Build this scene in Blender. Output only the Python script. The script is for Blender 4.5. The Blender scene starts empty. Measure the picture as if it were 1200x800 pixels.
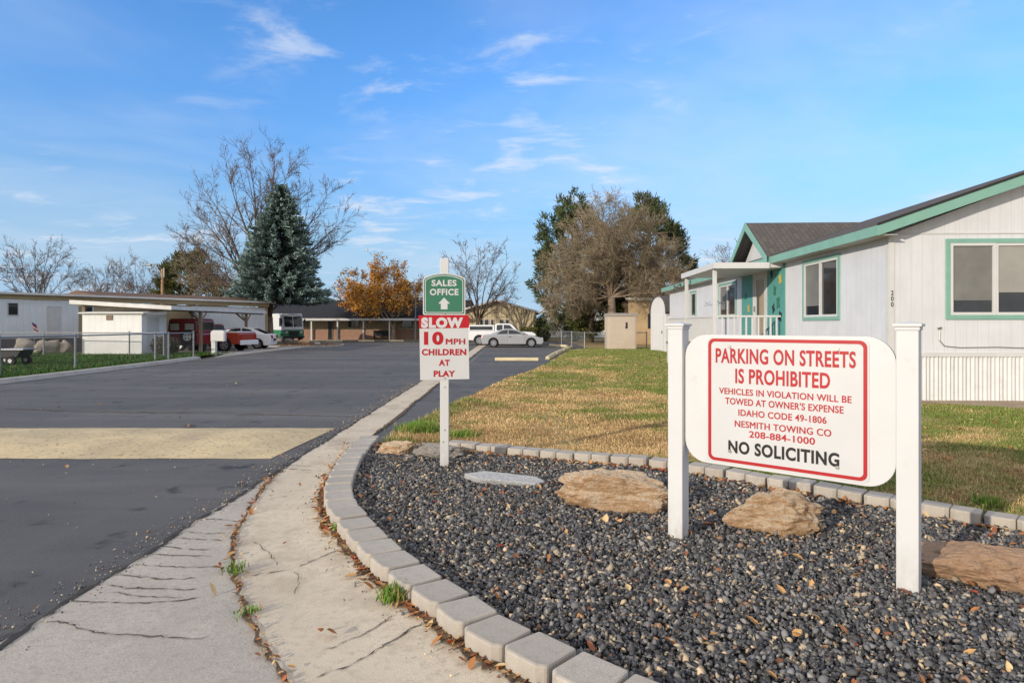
import bpy, bmesh, math, random
import numpy as np
from mathutils import Vector, Matrix, noise as mnoise

random.seed(7)
rng = np.random.default_rng(7)
SC = bpy.context.scene
COL = SC.collection
PI = math.pi
F, H, YH, CX = 730.0, 1.5, 380.0, 600.0      # focal length in px, eye height, horizon, centre


def G(px, py, z=0.0):
    """ground point seen at a pixel"""
    Y = (H - z) * F / (py - YH)
    return ((px - CX) * Y / F, Y)


def PX(px, Y):
    return (px - CX) * Y / F


def PZ(py, Y):
    return H + (YH - py) * Y / F


# ------------------------------------------------------------------ materials
def _nt(name):
    m = bpy.data.materials.new(name)
    m.use_nodes = True
    nt = m.node_tree
    b = nt.nodes['Principled BSDF']
    return m, nt, b


def c4(c):
    return (c[0], c[1], c[2], 1.0)


def mixc(nt, fac, a, b, mode='MIX'):
    n = nt.nodes.new('ShaderNodeMix')
    n.data_type = 'RGBA'
    n.blend_type = mode
    for sock, v in ((n.inputs[0], fac), (n.inputs[6], a), (n.inputs[7], b)):
        if isinstance(v, (int, float)):
            sock.default_value = v
        elif isinstance(v, tuple):
            sock.default_value = c4(v)
        else:
            nt.links.new(v, sock)
    return n.outputs[2]


def noise_fac(nt, vec, scale, lo=.35, hi=.65, detail=6, rough=.6, stretch=None):
    L = nt.links.new
    if stretch:
        mp = nt.nodes.new('ShaderNodeMapping')
        mp.inputs['Scale'].default_value = stretch
        L(vec, mp.inputs[0])
        vec = mp.outputs[0]
    n = nt.nodes.new('ShaderNodeTexNoise')
    n.inputs['Scale'].default_value = scale
    n.inputs['Detail'].default_value = detail
    n.inputs['Roughness'].default_value = rough
    L(vec, n.inputs['Vector'])
    r = nt.nodes.new('ShaderNodeMapRange')
    r.inputs[1].default_value = lo
    r.inputs[2].default_value = hi
    L(n.outputs[0], r.inputs[0])
    return r.outputs[0]


def add_bump(nt, b, height, strength, dist=.01):
    bp = nt.nodes.new('ShaderNodeBump')
    bp.inputs['Strength'].default_value = strength
    bp.inputs['Distance'].default_value = dist
    nt.links.new(height, bp.inputs['Height'])
    nt.links.new(bp.outputs[0], b.inputs['Normal'])


def mat(name, c1, c2=None, rough=.7, scale=6, bump=0, bscale=80, metal=0, spec=.3, stretch=None, lo=.35, hi=.65, dirt=None):
    m, nt, b = _nt(name)
    b.inputs['Roughness'].default_value = rough
    b.inputs['Metallic'].default_value = metal
    b.inputs['Specular IOR Level'].default_value = spec
    tc = nt.nodes.new('ShaderNodeTexCoord').outputs['Object']
    if c2 is None:
        c2 = tuple(x * .86 for x in c1)
    col = mixc(nt, noise_fac(nt, tc, scale, lo, hi, stretch=stretch), tuple(c1), tuple(c2))
    if dirt:
        col = mixc(nt, noise_fac(nt, tc, dirt[0], dirt[1], dirt[2]), col, tuple(dirt[3]))
    nt.links.new(col, b.inputs['Base Color'])
    if bump:
        add_bump(nt, b, noise_fac(nt, tc, bscale, .2, .8), bump)
    return m


def mat_attr(name, rough=.8, spec=.2, bump=0):
    m, nt, b = _nt(name)
    b.inputs['Roughness'].default_value = rough
    b.inputs['Specular IOR Level'].default_value = spec
    a = nt.nodes.new('ShaderNodeAttribute')
    a.attribute_name = 'Col'
    nt.links.new(a.outputs['Color'], b.inputs['Base Color'])
    return m


def mat_groove(name, c, axis=0, period=.2, width=.07, rough=.55, dark=.84, c2=None, bump=.4):
    """siding with vertical grooves every `period` along a local axis"""
    m, nt, b = _nt(name)
    L = nt.links.new
    b.inputs['Roughness'].default_value = rough
    tc = nt.nodes.new('ShaderNodeTexCoord').outputs['Object']
    sp = nt.nodes.new('ShaderNodeSeparateXYZ')
    L(tc, sp.inputs[0])
    d = nt.nodes.new('ShaderNodeMath'); d.operation = 'DIVIDE'; d.inputs[1].default_value = period
    L(sp.outputs[axis], d.inputs[0])
    f = nt.nodes.new('ShaderNodeMath'); f.operation = 'FRACT'
    L(d.outputs[0], f.inputs[0])
    lt = nt.nodes.new('ShaderNodeMath'); lt.operation = 'LESS_THAN'; lt.inputs[1].default_value = width
    L(f.outputs[0], lt.inputs[0])
    base = mixc(nt, noise_fac(nt, tc, 1.5), tuple(c), tuple(c2 or [x * .9 for x in c]))
    base = mixc(nt, noise_fac(nt, tc, 5, .5, .8, stretch=(3, 3, .25)), base, tuple(x * .84 for x in c))
    col = mixc(nt, lt.outputs[0], base, tuple(x * dark for x in c))
    L(col, b.inputs['Base Color'])
    inv = nt.nodes.new('ShaderNodeMath'); inv.operation = 'SUBTRACT'; inv.inputs[0].default_value = 1
    L(lt.outputs[0], inv.inputs[1])
    add_bump(nt, b, inv.outputs[0], bump, .01)
    return m


def mat_shingle(name, c1, c2, course=.14, tab=.3):
    m, nt, b = _nt(name)
    L = nt.links.new
    b.inputs['Roughness'].default_value = .95
    b.inputs['Specular IOR Level'].default_value = .1
    tc = nt.nodes.new('ShaderNodeTexCoord')
    br = nt.nodes.new('ShaderNodeTexBrick')
    br.inputs['Color1'].default_value = c4(c1)
    br.inputs['Color2'].default_value = c4(c2)
    br.inputs['Mortar'].default_value = c4([x * .45 for x in c1])
    br.inputs['Scale'].default_value = 1
    br.inputs['Mortar Size'].default_value = .008
    br.inputs['Brick Width'].default_value = tab
    br.inputs['Row Height'].default_value = course
    mp = nt.nodes.new('ShaderNodeMapping')
    mp.inputs['Rotation'].default_value = (0, 0, PI / 2)
    L(tc.outputs['Object'], mp.inputs[0])
    L(mp.outputs[0], br.inputs['Vector'])
    col = mixc(nt, noise_fac(nt, tc.outputs['Object'], 60, .3, .7), br.outputs['Color'], tuple(x * .7 for x in c1))
    L(col, b.inputs['Base Color'])
    add_bump(nt, b, br.outputs['Fac'], -.4, .01)
    return m


def mat_brick(name, c1, c2, mortar):
    m, nt, b = _nt(name)
    L = nt.links.new
    b.inputs['Roughness'].default_value = .9
    tc = nt.nodes.new('ShaderNodeTexCoord')
    mp = nt.nodes.new('ShaderNodeMapping')
    mp.inputs['Rotation'].default_value = (PI / 2, 0, 0)
    L(tc.outputs['Object'], mp.inputs[0])
    br = nt.nodes.new('ShaderNodeTexBrick')
    br.inputs['Color1'].default_value = c4(c1)
    br.inputs['Color2'].default_value = c4(c2)
    br.inputs['Mortar'].default_value = c4(mortar)
    br.inputs['Scale'].default_value = 1
    br.inputs['Mortar Size'].default_value = .012
    br.inputs['Brick Width'].default_value = .22
    br.inputs['Row Height'].default_value = .085
    L(mp.outputs[0], br.inputs['Vector'])
    L(br.outputs['Color'], b.inputs['Base Color'])
    return m


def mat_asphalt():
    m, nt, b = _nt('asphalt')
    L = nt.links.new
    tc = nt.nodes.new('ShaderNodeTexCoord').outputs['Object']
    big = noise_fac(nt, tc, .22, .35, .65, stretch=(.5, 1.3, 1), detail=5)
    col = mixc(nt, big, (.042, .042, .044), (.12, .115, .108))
    st = noise_fac(nt, tc, .55, .42, .7, stretch=(.35, 3.2, 1), detail=4)  # dark bands across the road: tree shade painted into the asphalt colour
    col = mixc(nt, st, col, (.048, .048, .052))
    lt = noise_fac(nt, tc, .30, .46, .66, stretch=(.4, 2.2, 1), detail=6)  # paler sunlit stretches between the shade bands, painted the same way
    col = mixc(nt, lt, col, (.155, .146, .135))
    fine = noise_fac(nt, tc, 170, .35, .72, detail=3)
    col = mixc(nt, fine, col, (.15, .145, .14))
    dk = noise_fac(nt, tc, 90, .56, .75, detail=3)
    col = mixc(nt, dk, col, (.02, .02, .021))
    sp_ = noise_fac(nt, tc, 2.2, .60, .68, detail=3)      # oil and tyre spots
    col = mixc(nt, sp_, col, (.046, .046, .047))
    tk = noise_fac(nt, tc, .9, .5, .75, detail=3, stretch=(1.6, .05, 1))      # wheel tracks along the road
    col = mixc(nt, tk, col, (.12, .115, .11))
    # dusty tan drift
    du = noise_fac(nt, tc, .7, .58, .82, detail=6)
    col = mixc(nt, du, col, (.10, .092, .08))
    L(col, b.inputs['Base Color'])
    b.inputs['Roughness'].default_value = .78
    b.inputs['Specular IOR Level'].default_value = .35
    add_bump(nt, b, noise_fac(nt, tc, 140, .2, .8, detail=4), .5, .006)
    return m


def mat_concrete(name, c1, c2, c3, rough=.85, speck=220):
    m, nt, b = _nt(name)
    L = nt.links.new
    tc = nt.nodes.new('ShaderNodeTexCoord').outputs['Object']
    col = mixc(nt, noise_fac(nt, tc, 1.1, .32, .68), tuple(c1), tuple(c2))
    col = mixc(nt, noise_fac(nt, tc, 1.7, .50, .74, detail=9, rough=.7), col, tuple(c3))
    col = mixc(nt, noise_fac(nt, tc, speck, .45, .8, detail=2), col, tuple(x * .62 for x in c1))
    col = mixc(nt, noise_fac(nt, tc, 26, .5, .85, detail=6), col, tuple(x * .75 for x in c2))
    L(col, b.inputs['Base Color'])
    b.inputs['Roughness'].default_value = rough
    b.inputs['Specular IOR Level'].default_value = .25
    add_bump(nt, b, noise_fac(nt, tc, speck * .7, .2, .8, detail=4), .35, .004)
    return m


def mat_rock(name, c1, c2, c3):
    m, nt, b = _nt(name)
    L = nt.links.new
    tc = nt.nodes.new('ShaderNodeTexCoord').outputs['Object']
    col = mixc(nt, noise_fac(nt, tc, 3.5, .3, .7, stretch=(1, 1, 3)), tuple(c1), tuple(c2))
    col = mixc(nt, noise_fac(nt, tc, 9, .5, .7, detail=10, rough=.7), col, tuple(c3))
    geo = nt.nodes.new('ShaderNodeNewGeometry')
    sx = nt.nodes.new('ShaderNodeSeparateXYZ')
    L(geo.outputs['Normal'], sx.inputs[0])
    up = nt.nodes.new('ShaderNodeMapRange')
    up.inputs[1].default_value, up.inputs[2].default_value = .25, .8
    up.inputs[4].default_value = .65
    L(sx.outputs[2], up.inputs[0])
    col = mixc(nt, up.outputs[0], col, tuple(x * 1.12 for x in c3))      # paler where the surface faces up
    col = mixc(nt, noise_fac(nt, tc, 5, .58, .66, detail=12, rough=.75, stretch=(1, 1, 4)), col, tuple(x * .5 for x in c2))
    col = mixc(nt, noise_fac(nt, tc, 70, .5, .8), col, tuple(x * .5 for x in c2))
    L(col, b.inputs['Base Color'])
    b.inputs['Roughness'].default_value = .9
    b.inputs['Specular IOR Level'].default_value = .2
    add_bump(nt, b, noise_fac(nt, tc, 12, .2, .8, detail=12, rough=.75, stretch=(1, 1, 2.2)), 1.0, .035)
    return m


def mat_ground(name, c1, c2, c3, s1=.6, s2=5):
    m, nt, b = _nt(name)
    tc = nt.nodes.new('ShaderNodeTexCoord').outputs['Object']
    col = mixc(nt, noise_fac(nt, tc, s1, .35, .65), tuple(c1), tuple(c2))
    col = mixc(nt, noise_fac(nt, tc, s2, .4, .7, detail=8, rough=.7), col, tuple(c3))
    col = mixc(nt, noise_fac(nt, tc, 45, .4, .7, detail=4), col, tuple(x * .55 for x in c1))
    nt.links.new(col, b.inputs['Base Color'])
    b.inputs['Roughness'].default_value = 1
    b.inputs['Specular IOR Level'].default_value = .05
    add_bump(nt, b, noise_fac(nt, tc, 60, .2, .8), .6, .02)
    return m


M = {}
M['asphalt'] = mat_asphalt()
M['concrete'] = mat_concrete('concrete_apron', (.72, .62, .47), (.55, .47, .36), (.34, .265, .19))
M['gutter'] = mat_concrete('concrete_exposed', (.52, .47, .40), (.41, .37, .32), (.60, .54, .45), speck=120)
M['kerb'] = mat_concrete('concrete_kerb', (.50, .47, .42), (.40, .38, .35), (.30, .27, .24))
M['block'] = mat_concrete('edging_concrete', (.54, .49, .42), (.42, .385, .335), (.32, .28, .235), speck=160)
M['hump'] = mat('hump_paint', (.72, .57, .33), (.50, .40, .25), .8, 1.3, .6, 150, dirt=(22, .54, .70, (.22, .19, .15)))
M['crack'] = mat('crack_dark', (.06, .05, .04), (.12, .10, .08), .95, 20)
M['tar'] = mat('tar_edge', (.035, .033, .031), (.07, .06, .05), .9, 14)
M['soil'] = mat('soil', (.085, .06, .042), (.19, .125, .075), 1, 12, .6, 60)
M['mulch'] = mat('mulch', (.16, .085, .05), (.25, .15, .09), 1, 5, .8, 40)
M['lawn'] = mat_ground('lawn_soil', (.46, .34, .16), (.30, .27, .09), (.50, .36, .19))
M['green_lawn'] = mat_ground('green_lawn', (.035, .085, .018), (.05, .10, .022), (.06, .08, .025))  # dark green with the shade over this lawn put into the colour
M['far_ground'] = mat_ground('dry_ground', (.20, .17, .09), (.14, .14, .06), (.22, .18, .11), .1, 1)
M['gravel_soil'] = mat('gravel_base', (.03, .03, .033), (.06, .055, .05), 1, 30, .8, 90)
M['dirt'] = mat('pale_dirt', (.42, .33, .23), (.30, .23, .16), 1, 6, .6, 50)
M['stone'] = mat_attr('gravel_stone', .9, .15)
M['blade'] = mat_attr('grass_blade', .75, .15)
M['leaf'] = mat_attr('leaf', .7, .2)
M['needle'] = mat_attr('needle', .7, .2)
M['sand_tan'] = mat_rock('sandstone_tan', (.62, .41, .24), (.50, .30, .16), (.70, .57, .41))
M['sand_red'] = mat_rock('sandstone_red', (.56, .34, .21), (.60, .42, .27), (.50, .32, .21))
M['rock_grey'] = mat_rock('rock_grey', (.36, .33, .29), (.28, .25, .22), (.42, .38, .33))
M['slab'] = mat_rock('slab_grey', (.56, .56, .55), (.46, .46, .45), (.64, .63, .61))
M['white'] = mat('white_vinyl', (.60, .60, .595), (.57, .57, .56), .5, 3, dirt=(11, .62, .9, (.46, .44, .40)))
M['post'] = mat('post_white', (.60, .60, .595), (.57, .57, .56), .5, 3, dirt=(11, .62, .9, (.46, .44, .40)))
_pt = M['post'].node_tree
_pb = _pt.nodes['Principled BSDF']
_src = _pb.inputs['Base Color'].links[0].from_socket
_tc = _pt.nodes.new('ShaderNodeTexCoord').outputs['Object']
_sx = _pt.nodes.new('ShaderNodeSeparateXYZ')
_pt.links.new(_tc, _sx.inputs[0])
_mr = _pt.nodes.new('ShaderNodeMapRange')
_mr.inputs[1].default_value, _mr.inputs[2].default_value, _mr.inputs[3].default_value, _mr.inputs[4].default_value = .04, .34, .8, 0
_pt.links.new(_sx.outputs[2], _mr.inputs[0])
_mm = _pt.nodes.new('ShaderNodeMath')
_mm.operation = 'MULTIPLY'
_pt.links.new(_mr.outputs[0], _mm.inputs[0])
_pt.links.new(noise_fac(_pt, _tc, 16, .35, .75, detail=8, stretch=(1, 1, .5)), _mm.inputs[1])
_pt.links.new(mixc(_pt, _mm.outputs[0], _src, (.30, .27, .23)), _pb.inputs['Base Color'])
_bt = M['block'].node_tree                              # each block weathered a little differently
_bb = _bt.nodes['Principled BSDF']
_oi = _bt.nodes.new('ShaderNodeObjectInfo')
_br = _bt.nodes.new('ShaderNodeMapRange')
_br.inputs[3].default_value = 0
_br.inputs[4].default_value = .5
_bt.links.new(_oi.outputs['Random'], _br.inputs[0])
_bt.links.new(mixc(_bt, _br.outputs[0], _bb.inputs['Base Color'].links[0].from_socket, (.36, .32, .27)), _bb.inputs['Base Color'])
M['white2'] = mat('white_paint', (.60, .60, .59), (.54, .54, .53), .55, 2.5, dirt=(7, .6, .9, (.5, .48, .44)))
M['signwhite'] = mat('sign_white', (.57, .57, .565), (.54, .54, .535), .35, 4)
M['signgreen'] = mat('sign_green', (.045, .175, .105), (.04, .155, .095), .4, 4)
M['signred'] = mat('sign_red', (.46, .012, .02), (.42, .011, .018), .4, 4)
M['textred'] = mat('letter_red', (.42, .012, .018), (.38, .011, .016), .45, 4)
M['black'] = mat('letter_black', (.012, .012, .012), None, .45, 4)
M['steel'] = mat('galvanised', (.30, .31, .32), (.23, .24, .25), .5, 10, metal=.5)
M['chain'] = mat('chain_wire', (.16, .165, .17), None, .6, 10, metal=.4)
M['bolt'] = mat('bolt_metal', (.35, .33, .30), None, .4, 30, metal=.8)
M['siding_x'] = mat_groove('siding_gable', (.65, .66, .685), 0, .205, .06)
M['siding_y'] = mat_groove('siding_long', (.65, .66, .685), 1, .205, .06)
M['skirt'] = mat('skirt_metal', (.66, .66, .66), (.61, .605, .60), .5, 2.5, dirt=(4, .55, .9, (.5, .47, .42)))
M['teal'] = mat('teal_paint', (.21, .40, .33), (.185, .36, .295), .5, 3)
M['tealpanel'] = mat('teal_panel', (.10, .33, .30), (.09, .29, .265), .5, 2)
M['soffit'] = mat('soffit', (.45, .45, .44), None, .8, 2)
M['shingle'] = mat_shingle('shingle_brown', (.115, .105, .098), (.17, .155, .145))
M['shingle_dark'] = mat_shingle('shingle_grey', (.045, .047, .055), (.06, .062, .07))
M['roofedge'] = mat('roof_edge', (.03, .03, .03), None, .8, 5)
M['glass'] = mat('window_glass', (.035, .04, .045), (.02, .024, .028), .06, 2, spec=.6)
M['blind'] = mat('window_blind', (.34, .33, .30), (.28, .27, .25), .5, 1.2, spec=.4)
M['screen'] = mat('window_screen', (.20, .20, .185), (.15, .15, .14), .55, 1.5)
M['doorglass'] = mat('door_glass', (.40, .33, .23), (.30, .25, .18), .3, 2)
M['beige'] = mat('beige_panel', (.52, .44, .35), (.47, .40, .32), .6, 1.5)
M['beigelid'] = mat('beige_lid', (.34, .31, .28), (.30, .27, .25), .6, 2)
M['tanwall'] = mat('tan_stucco', (.50, .36, .21), (.42, .30, .17), .85, 1.2, dirt=(3, .5, .8, (.34, .24, .15)))
M['cream_batten'] = mat_groove('cream_batten', (.56, .46, .29), 0, .45, .16, dark=.55)
M['tan_batten'] = mat_groove('tan_batten', (.36, .28, .17), 0, .4, .1, dark=.6)
M['brick'] = mat_brick('brick_red', (.27, .11, .07), (.36, .17, .10), (.32, .27, .22))
M['cream_paint'] = mat('cream_paint', (.68, .58, .36), (.56, .48, .30), .7, 3, .3, 60, dirt=(9, .55, .8, (.35, .3, .2)))
M['bark'] = mat('bark_brown', (.13, .095, .07), (.07, .05, .038), .95, 5, .8, 25, stretch=(1, 1, .3))
M['bark_light'] = mat('bark_pale', (.33, .25, .18), (.20, .15, .11), .95, 4, .6, 25, stretch=(1, 1, .3))
M['twig_grey'] = mat('twig_grey', (.16, .12, .095), (.11, .08, .065), .95, 1.5)
M['twig_brown'] = mat('twig_brown', (.30, .245, .165), (.21, .165, .11), .95, .8)
M['twig_pale'] = mat('twig_pale', (.22, .17, .14), (.16, .12, .10), .95, .6)
M['trailer'] = mat_groove('trailer_siding', (.74, .77, .78), 0, .3, .07)
M['trailer_tan'] = mat('trailer_tan', (.46, .37, .23), (.40, .32, .20), .6, 2)
M['trailer_skirt'] = mat('trailer_skirt', (.055, .06, .085), (.09, .06, .07), .8, 3)
M['roofwhite'] = mat('roof_white_metal', (.70, .69, .66), (.58, .57, .54), .5, 2)
M['roofbrown'] = mat('roof_brown', (.17, .10, .065), (.12, .075, .05), .9, 3)
M['shedwhite'] = mat_groove('shed_panel', (.80, .80, .78), 0, .3, .05, dark=.8)
M['darkred'] = mat('dark_red_paint', (.20, .018, .018), (.16, .015, .015), .3, 2, spec=.5)
M['orangered'] = mat('orange_red_paint', (.34, .05, .028), (.29, .04, .024), .28, 2, spec=.5)
M['carwhite'] = mat('car_white', (.76, .77, .78), (.72, .73, .74), .25, 2, spec=.5)
M['silver'] = mat('car_silver', (.40, .41, .43), (.37, .38, .40), .3, 2, metal=.35, spec=.5)
M['greenpaint'] = mat('van_green', (.02, .20, .085), (.018, .17, .075), .35, 2, spec=.5)
M['tyre'] = mat('tyre_rubber', (.02, .02, .02), None, .85, 12)
M['rim'] = mat('wheel_rim', (.42, .43, .45), None, .35, 12, metal=.7)
M['tail'] = mat('tail_lamp', (.38, .02, .02), None, .25, 10)
M['lamp'] = mat('head_lamp', (.6, .6, .58), None, .15, 10)
M['plastic'] = mat('dark_plastic', (.03, .03, .032), None, .6, 8)
M['wood'] = mat('weathered_wood', (.30, .23, .17), (.20, .15, .11), .85, 4, stretch=(3, 3, .3))
M['polewood'] = mat('pole_wood', (.40, .26, .15), (.30, .19, .11), .9, 3)
M['flagred'] = mat('flag_red', (.45, .03, .04), None, .8, 5)
M['flagblue'] = mat('flag_blue', (.03, .05, .22), None, .8, 5)
M['yellow'] = mat('ornament_yellow', (.65, .45, .08), None, .5, 5)
M['parkline'] = mat('line_paint', (.36, .34, .29), (.16, .155, .15), .8, 3, dirt=(7, .45, .7, (.08, .08, .08)))


# ------------------------------------------------------------------ mesh building
class MB:
    def __init__(self):
        self.v = []
        self.f = []

    def add(self, vs, fs):
        o = len(self.v)
        self.v.extend([tuple(p) for p in vs])
        self.f.extend([tuple(i + o for i in f) for f in fs])
        return self

    def box(self, x0, y0, z0, x1, y1, z1):
        vs = [(x0, y0, z0), (x1, y0, z0), (x1, y1, z0), (x0, y1, z0), (x0, y0, z1), (x1, y0, z1), (x1, y1, z1), (x0, y1, z1)]
        fs = [(0, 3, 2, 1), (4, 5, 6, 7), (0, 1, 5, 4), (1, 2, 6, 5), (2, 3, 7, 6), (3, 0, 4, 7)]
        return self.add(vs, fs)

    def tube(self, pts, rad, n=8, caps=True):
        pts = [Vector(p) for p in pts]
        if isinstance(rad, (int, float)):
            rad = [rad] * len(pts)
        vs, fs = [], []
        up = Vector((0, 0, 1))
        d0 = (pts[1] - pts[0]).normalized()
        if abs(d0.z) > .9:
            up = Vector((1, 0, 0))
        a = d0.cross(up).normalized()
        for i, p in enumerate(pts):
            if i == 0:
                d = pts[1] - p
            elif i == len(pts) - 1:
                d = p - pts[i - 1]
            else:
                d = pts[i + 1] - pts[i - 1]
            d.normalize()
            a = (a - d * a.dot(d))
            if a.length < 1e-6:
                a = d.orthogonal()
            a.normalize()
            b = d.cross(a)
            for k in range(n):
                t = 2 * PI * k / n
                vs.append(p + (a * math.cos(t) + b * math.sin(t)) * rad[i])
        for i in range(len(pts) - 1):
            for k in range(n):
                k2 = (k + 1) % n
                fs.append((i * n + k, i * n + k2, (i + 1) * n + k2, (i + 1) * n + k))
        if caps:
            fs.append(tuple(range(n))[::-1])
            fs.append(tuple((len(pts) - 1) * n + k for k in range(n)))
        return self.add(vs, fs)

    def prism(self, poly, a0, a1, axis='y'):
        """poly: 2d outline (ccw seen from -axis side not required); extruded along axis from a0 to a1"""
        def mk(p, a):
            if axis == 'y':
                return (p[0], a, p[1])
            if axis == 'x':
                return (a, p[0], p[1])
            return (p[0], p[1], a)
        n = len(poly)
        vs = [mk(p, a0) for p in poly] + [mk(p, a1) for p in poly]
        fs = [tuple(range(n)), tuple(range(n, 2 * n))[::-1]]
        for i in range(n):
            j = (i + 1) % n
            fs.append((i, i + n, j + n, j))
        return self.add(vs, fs)

    def ring(self, outer, inner, a0, a1, axis='y'):
        def mk(p, a):
            if axis == 'y':
                return (p[0], a, p[1])
            if axis == 'x':
                return (a, p[0], p[1])
            return (p[0], p[1], a)
        n = len(outer)
        vs = [mk(p, a0) for p in outer] + [mk(p, a0) for p in inner] + [mk(p, a1) for p in outer] + [mk(p, a1) for p in inner]
        fs = []
        for i in range(n):
            j = (i + 1) % n
            fs += [(i, j, n + j, n + i), (2 * n + i, 3 * n + i, 3 * n + j, 2 * n + j), (i, 2 * n + i, 2 * n + j, j), (n + i, n + j, 3 * n + j, 3 * n + i)]
        return self.add(vs, fs)

    def xform(self, mtx, start=0):
        self.v = self.v[:start] + [tuple(mtx @ Vector(p)) for p in self.v[start:]]
        return self

    def build(self, name, m, parent=None, smooth=False, bevel=0, seg=2, fix=True):
        me = bpy.data.meshes.new(name)
        me.from_pydata(self.v, [], self.f)
        if fix:
            bm = bmesh.new()
            bm.from_mesh(me)
            bmesh.ops.recalc_face_normals(bm, faces=bm.faces)
            bm.to_mesh(me)
            bm.free()
        if smooth:
            me.polygons.foreach_set('use_smooth', [True] * len(me.polygons))
        me.materials.append(m)
        o = bpy.data.objects.new(name, me)
        COL.objects.link(o)
        if parent:
            o.parent = parent
        if bevel:
            b = o.modifiers.new('bevel', 'BEVEL')
            b.width = bevel
            b.segments = seg
            b.limit_method = 'ANGLE'
            b.angle_limit = math.radians(35)
        return o


def np_mesh(name, verts, faces_flat, nper, m, parent=None, cols=None, smooth=False):
    """fast mesh: verts (N,3), faces all with nper corners"""
    me = bpy.data.meshes.new(name)
    nf = len(faces_flat) // nper
    me.vertices.add(len(verts))
    me.vertices.foreach_set('co', np.asarray(verts, dtype=np.float32).ravel())
    me.loops.add(len(faces_flat))
    me.loops.foreach_set('vertex_index', np.asarray(faces_flat, dtype=np.int32))
    me.polygons.add(nf)
    me.polygons.foreach_set('loop_start', np.arange(0, nf * nper, nper, dtype=np.int32))
    me.update(calc_edges=True)
    if cols is not None:
        a = me.color_attributes.new('Col', 'FLOAT_COLOR', 'POINT')
        c = np.ones((len(verts), 4), dtype=np.float32)
        c[:, :3] = cols
        a.data.foreach_set('color', c.ravel())
    if smooth:
        me.polygons.foreach_set('use_smooth', [True] * nf)
    me.materials.append(m)
    o = bpy.data.objects.new(name, me)
    COL.objects.link(o)
    if parent:
        o.parent = parent
    return o


def thing(name, label, cat, loc=(0, 0, 0), rotz=0, group=None):
    o = bpy.data.objects.new(name, None)
    o.empty_display_size = .2
    COL.objects.link(o)
    o.location = loc
    o.rotation_euler = (0, 0, rotz)
    o['label'] = label
    o['category'] = cat
    if group:
        o['group'] = group
    return o


def tag(o, label, cat, group=None):
    o['label'] = label
    o['category'] = cat
    if group:
        o['group'] = group
    return o


def struct(o):
    o['kind'] = 'structure'
    return o


def stuff(o, label, cat):
    o['kind'] = 'stuff'
    o['label'] = label
    o['category'] = cat
    return o


def copy_tree(o, parent=None):
    c = o.copy()
    COL.objects.link(c)
    if parent:
        c.parent = parent
    for ch in list(o.children):
        copy_tree(ch, c)
    return c


def rrect(x0, z0, x1, z1, r, n=6):
    pts = []
    for cx, cz, a0 in ((x1 - r, z1 - r, 0), (x0 + r, z1 - r, 90), (x0 + r, z0 + r, 180), (x1 - r, z0 + r, 270)):
        for k in range(n + 1):
            a = math.radians(a0 + 90 * k / n)
            pts.append((cx + r * math.cos(a), cz + r * math.sin(a)))
    return pts


def lettering(name, lines, m, parent, y, depth=.002):
    """lines: (text, x0, x1, z0, z1, bold); each fitted to its box, all facing local -y; one mesh per line"""
    for text, x0, x1, z0, z1, bold in lines:
        mb = MB()
        cu = bpy.data.curves.new('t', 'FONT')
        cu.body = text
        cu.size = 1
        thin = 'M' in text                      # an M closes up when its outline is fattened: stack shifted copies instead
        cu.offset = 0 if thin else bold
        cu.space_character = 1.0 + bold * 2.6
        cu.resolution_u = 4
        ob = bpy.data.objects.new('t', cu)
        COL.objects.link(ob)
        dg = bpy.context.evaluated_depsgraph_get()
        me = bpy.data.meshes.new_from_object(ob.evaluated_get(dg))
        co = np.array([v.co[:] for v in me.vertices])
        lo, hi = co.min(0), co.max(0)
        sx = (x1 - x0) / (hi[0] - lo[0])
        sz = (z1 - z0) / (hi[1] - lo[1])
        for k, (dx, dz) in enumerate([(0, 0)] if not thin else [(0, 0), (bold, bold * .5), (-bold, -bold * .5), (bold, -bold * .5), (-bold, bold * .5)]):
            vs = [(x0 + (c[0] - lo[0] + dx * .8) * sx, y - depth - k * .0002, z0 + (c[1] - lo[1] + dz) * sz) for c in co]
            mb.add(vs, [tuple(p.vertices) for p in me.polygons])
        mb.build(name, m, parent, fix=False)
        bpy.data.objects.remove(ob)
        bpy.data.meshes.remove(me)
        bpy.data.curves.remove(cu)


def in_poly(x, y, poly):
    inside = np.zeros(len(x), dtype=bool)
    n = len(poly)
    for i in range(n):
        x0, y0 = poly[i]
        x1, y1 = poly[(i + 1) % n]
        c = ((y0 > y) != (y1 > y)) & (x < (x1 - x0) * (y - y0) / (y1 - y0 + 1e-12) + x0)
        inside ^= c
    return inside


def sample_poly(poly, n):
    p = np.array(poly)
    lo, hi = p.min(0), p.max(0)
    out = np.zeros((0, 2))
    while len(out) < n:
        q = rng.uniform(lo, hi, (n * 2, 2))
        out = np.vstack([out, q[in_poly(q[:, 0], q[:, 1], poly)]])
    return out[:n]


def smooth_curve(pts, step=.05):
    """Catmull-Rom through points, resampled at an even step"""
    P = [np.array(p, float) for p in pts]
    P = [2 * P[0] - P[1]] + P + [2 * P[-1] - P[-2]]
    out = []
    for i in range(1, len(P) - 2):
        p0, p1, p2, p3 = P[i - 1:i + 3]
        for k in range(24):
            t = k / 24
            out.append(.5 * ((2 * p1) + (-p0 + p2) * t + (2 * p0 - 5 * p1 + 4 * p2 - p3) * t * t + (-p0 + 3 * p1 - 3 * p2 + p3) * t ** 3))
    out.append(P[-2])
    out = np.array(out)
    d = np.r_[0, np.cumsum(np.linalg.norm(np.diff(out, axis=0), axis=1))]
    s = np.arange(0, d[-1], step)
    return np.stack([np.interp(s, d, out[:, k]) for k in range(out.shape[1])], 1)


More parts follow.
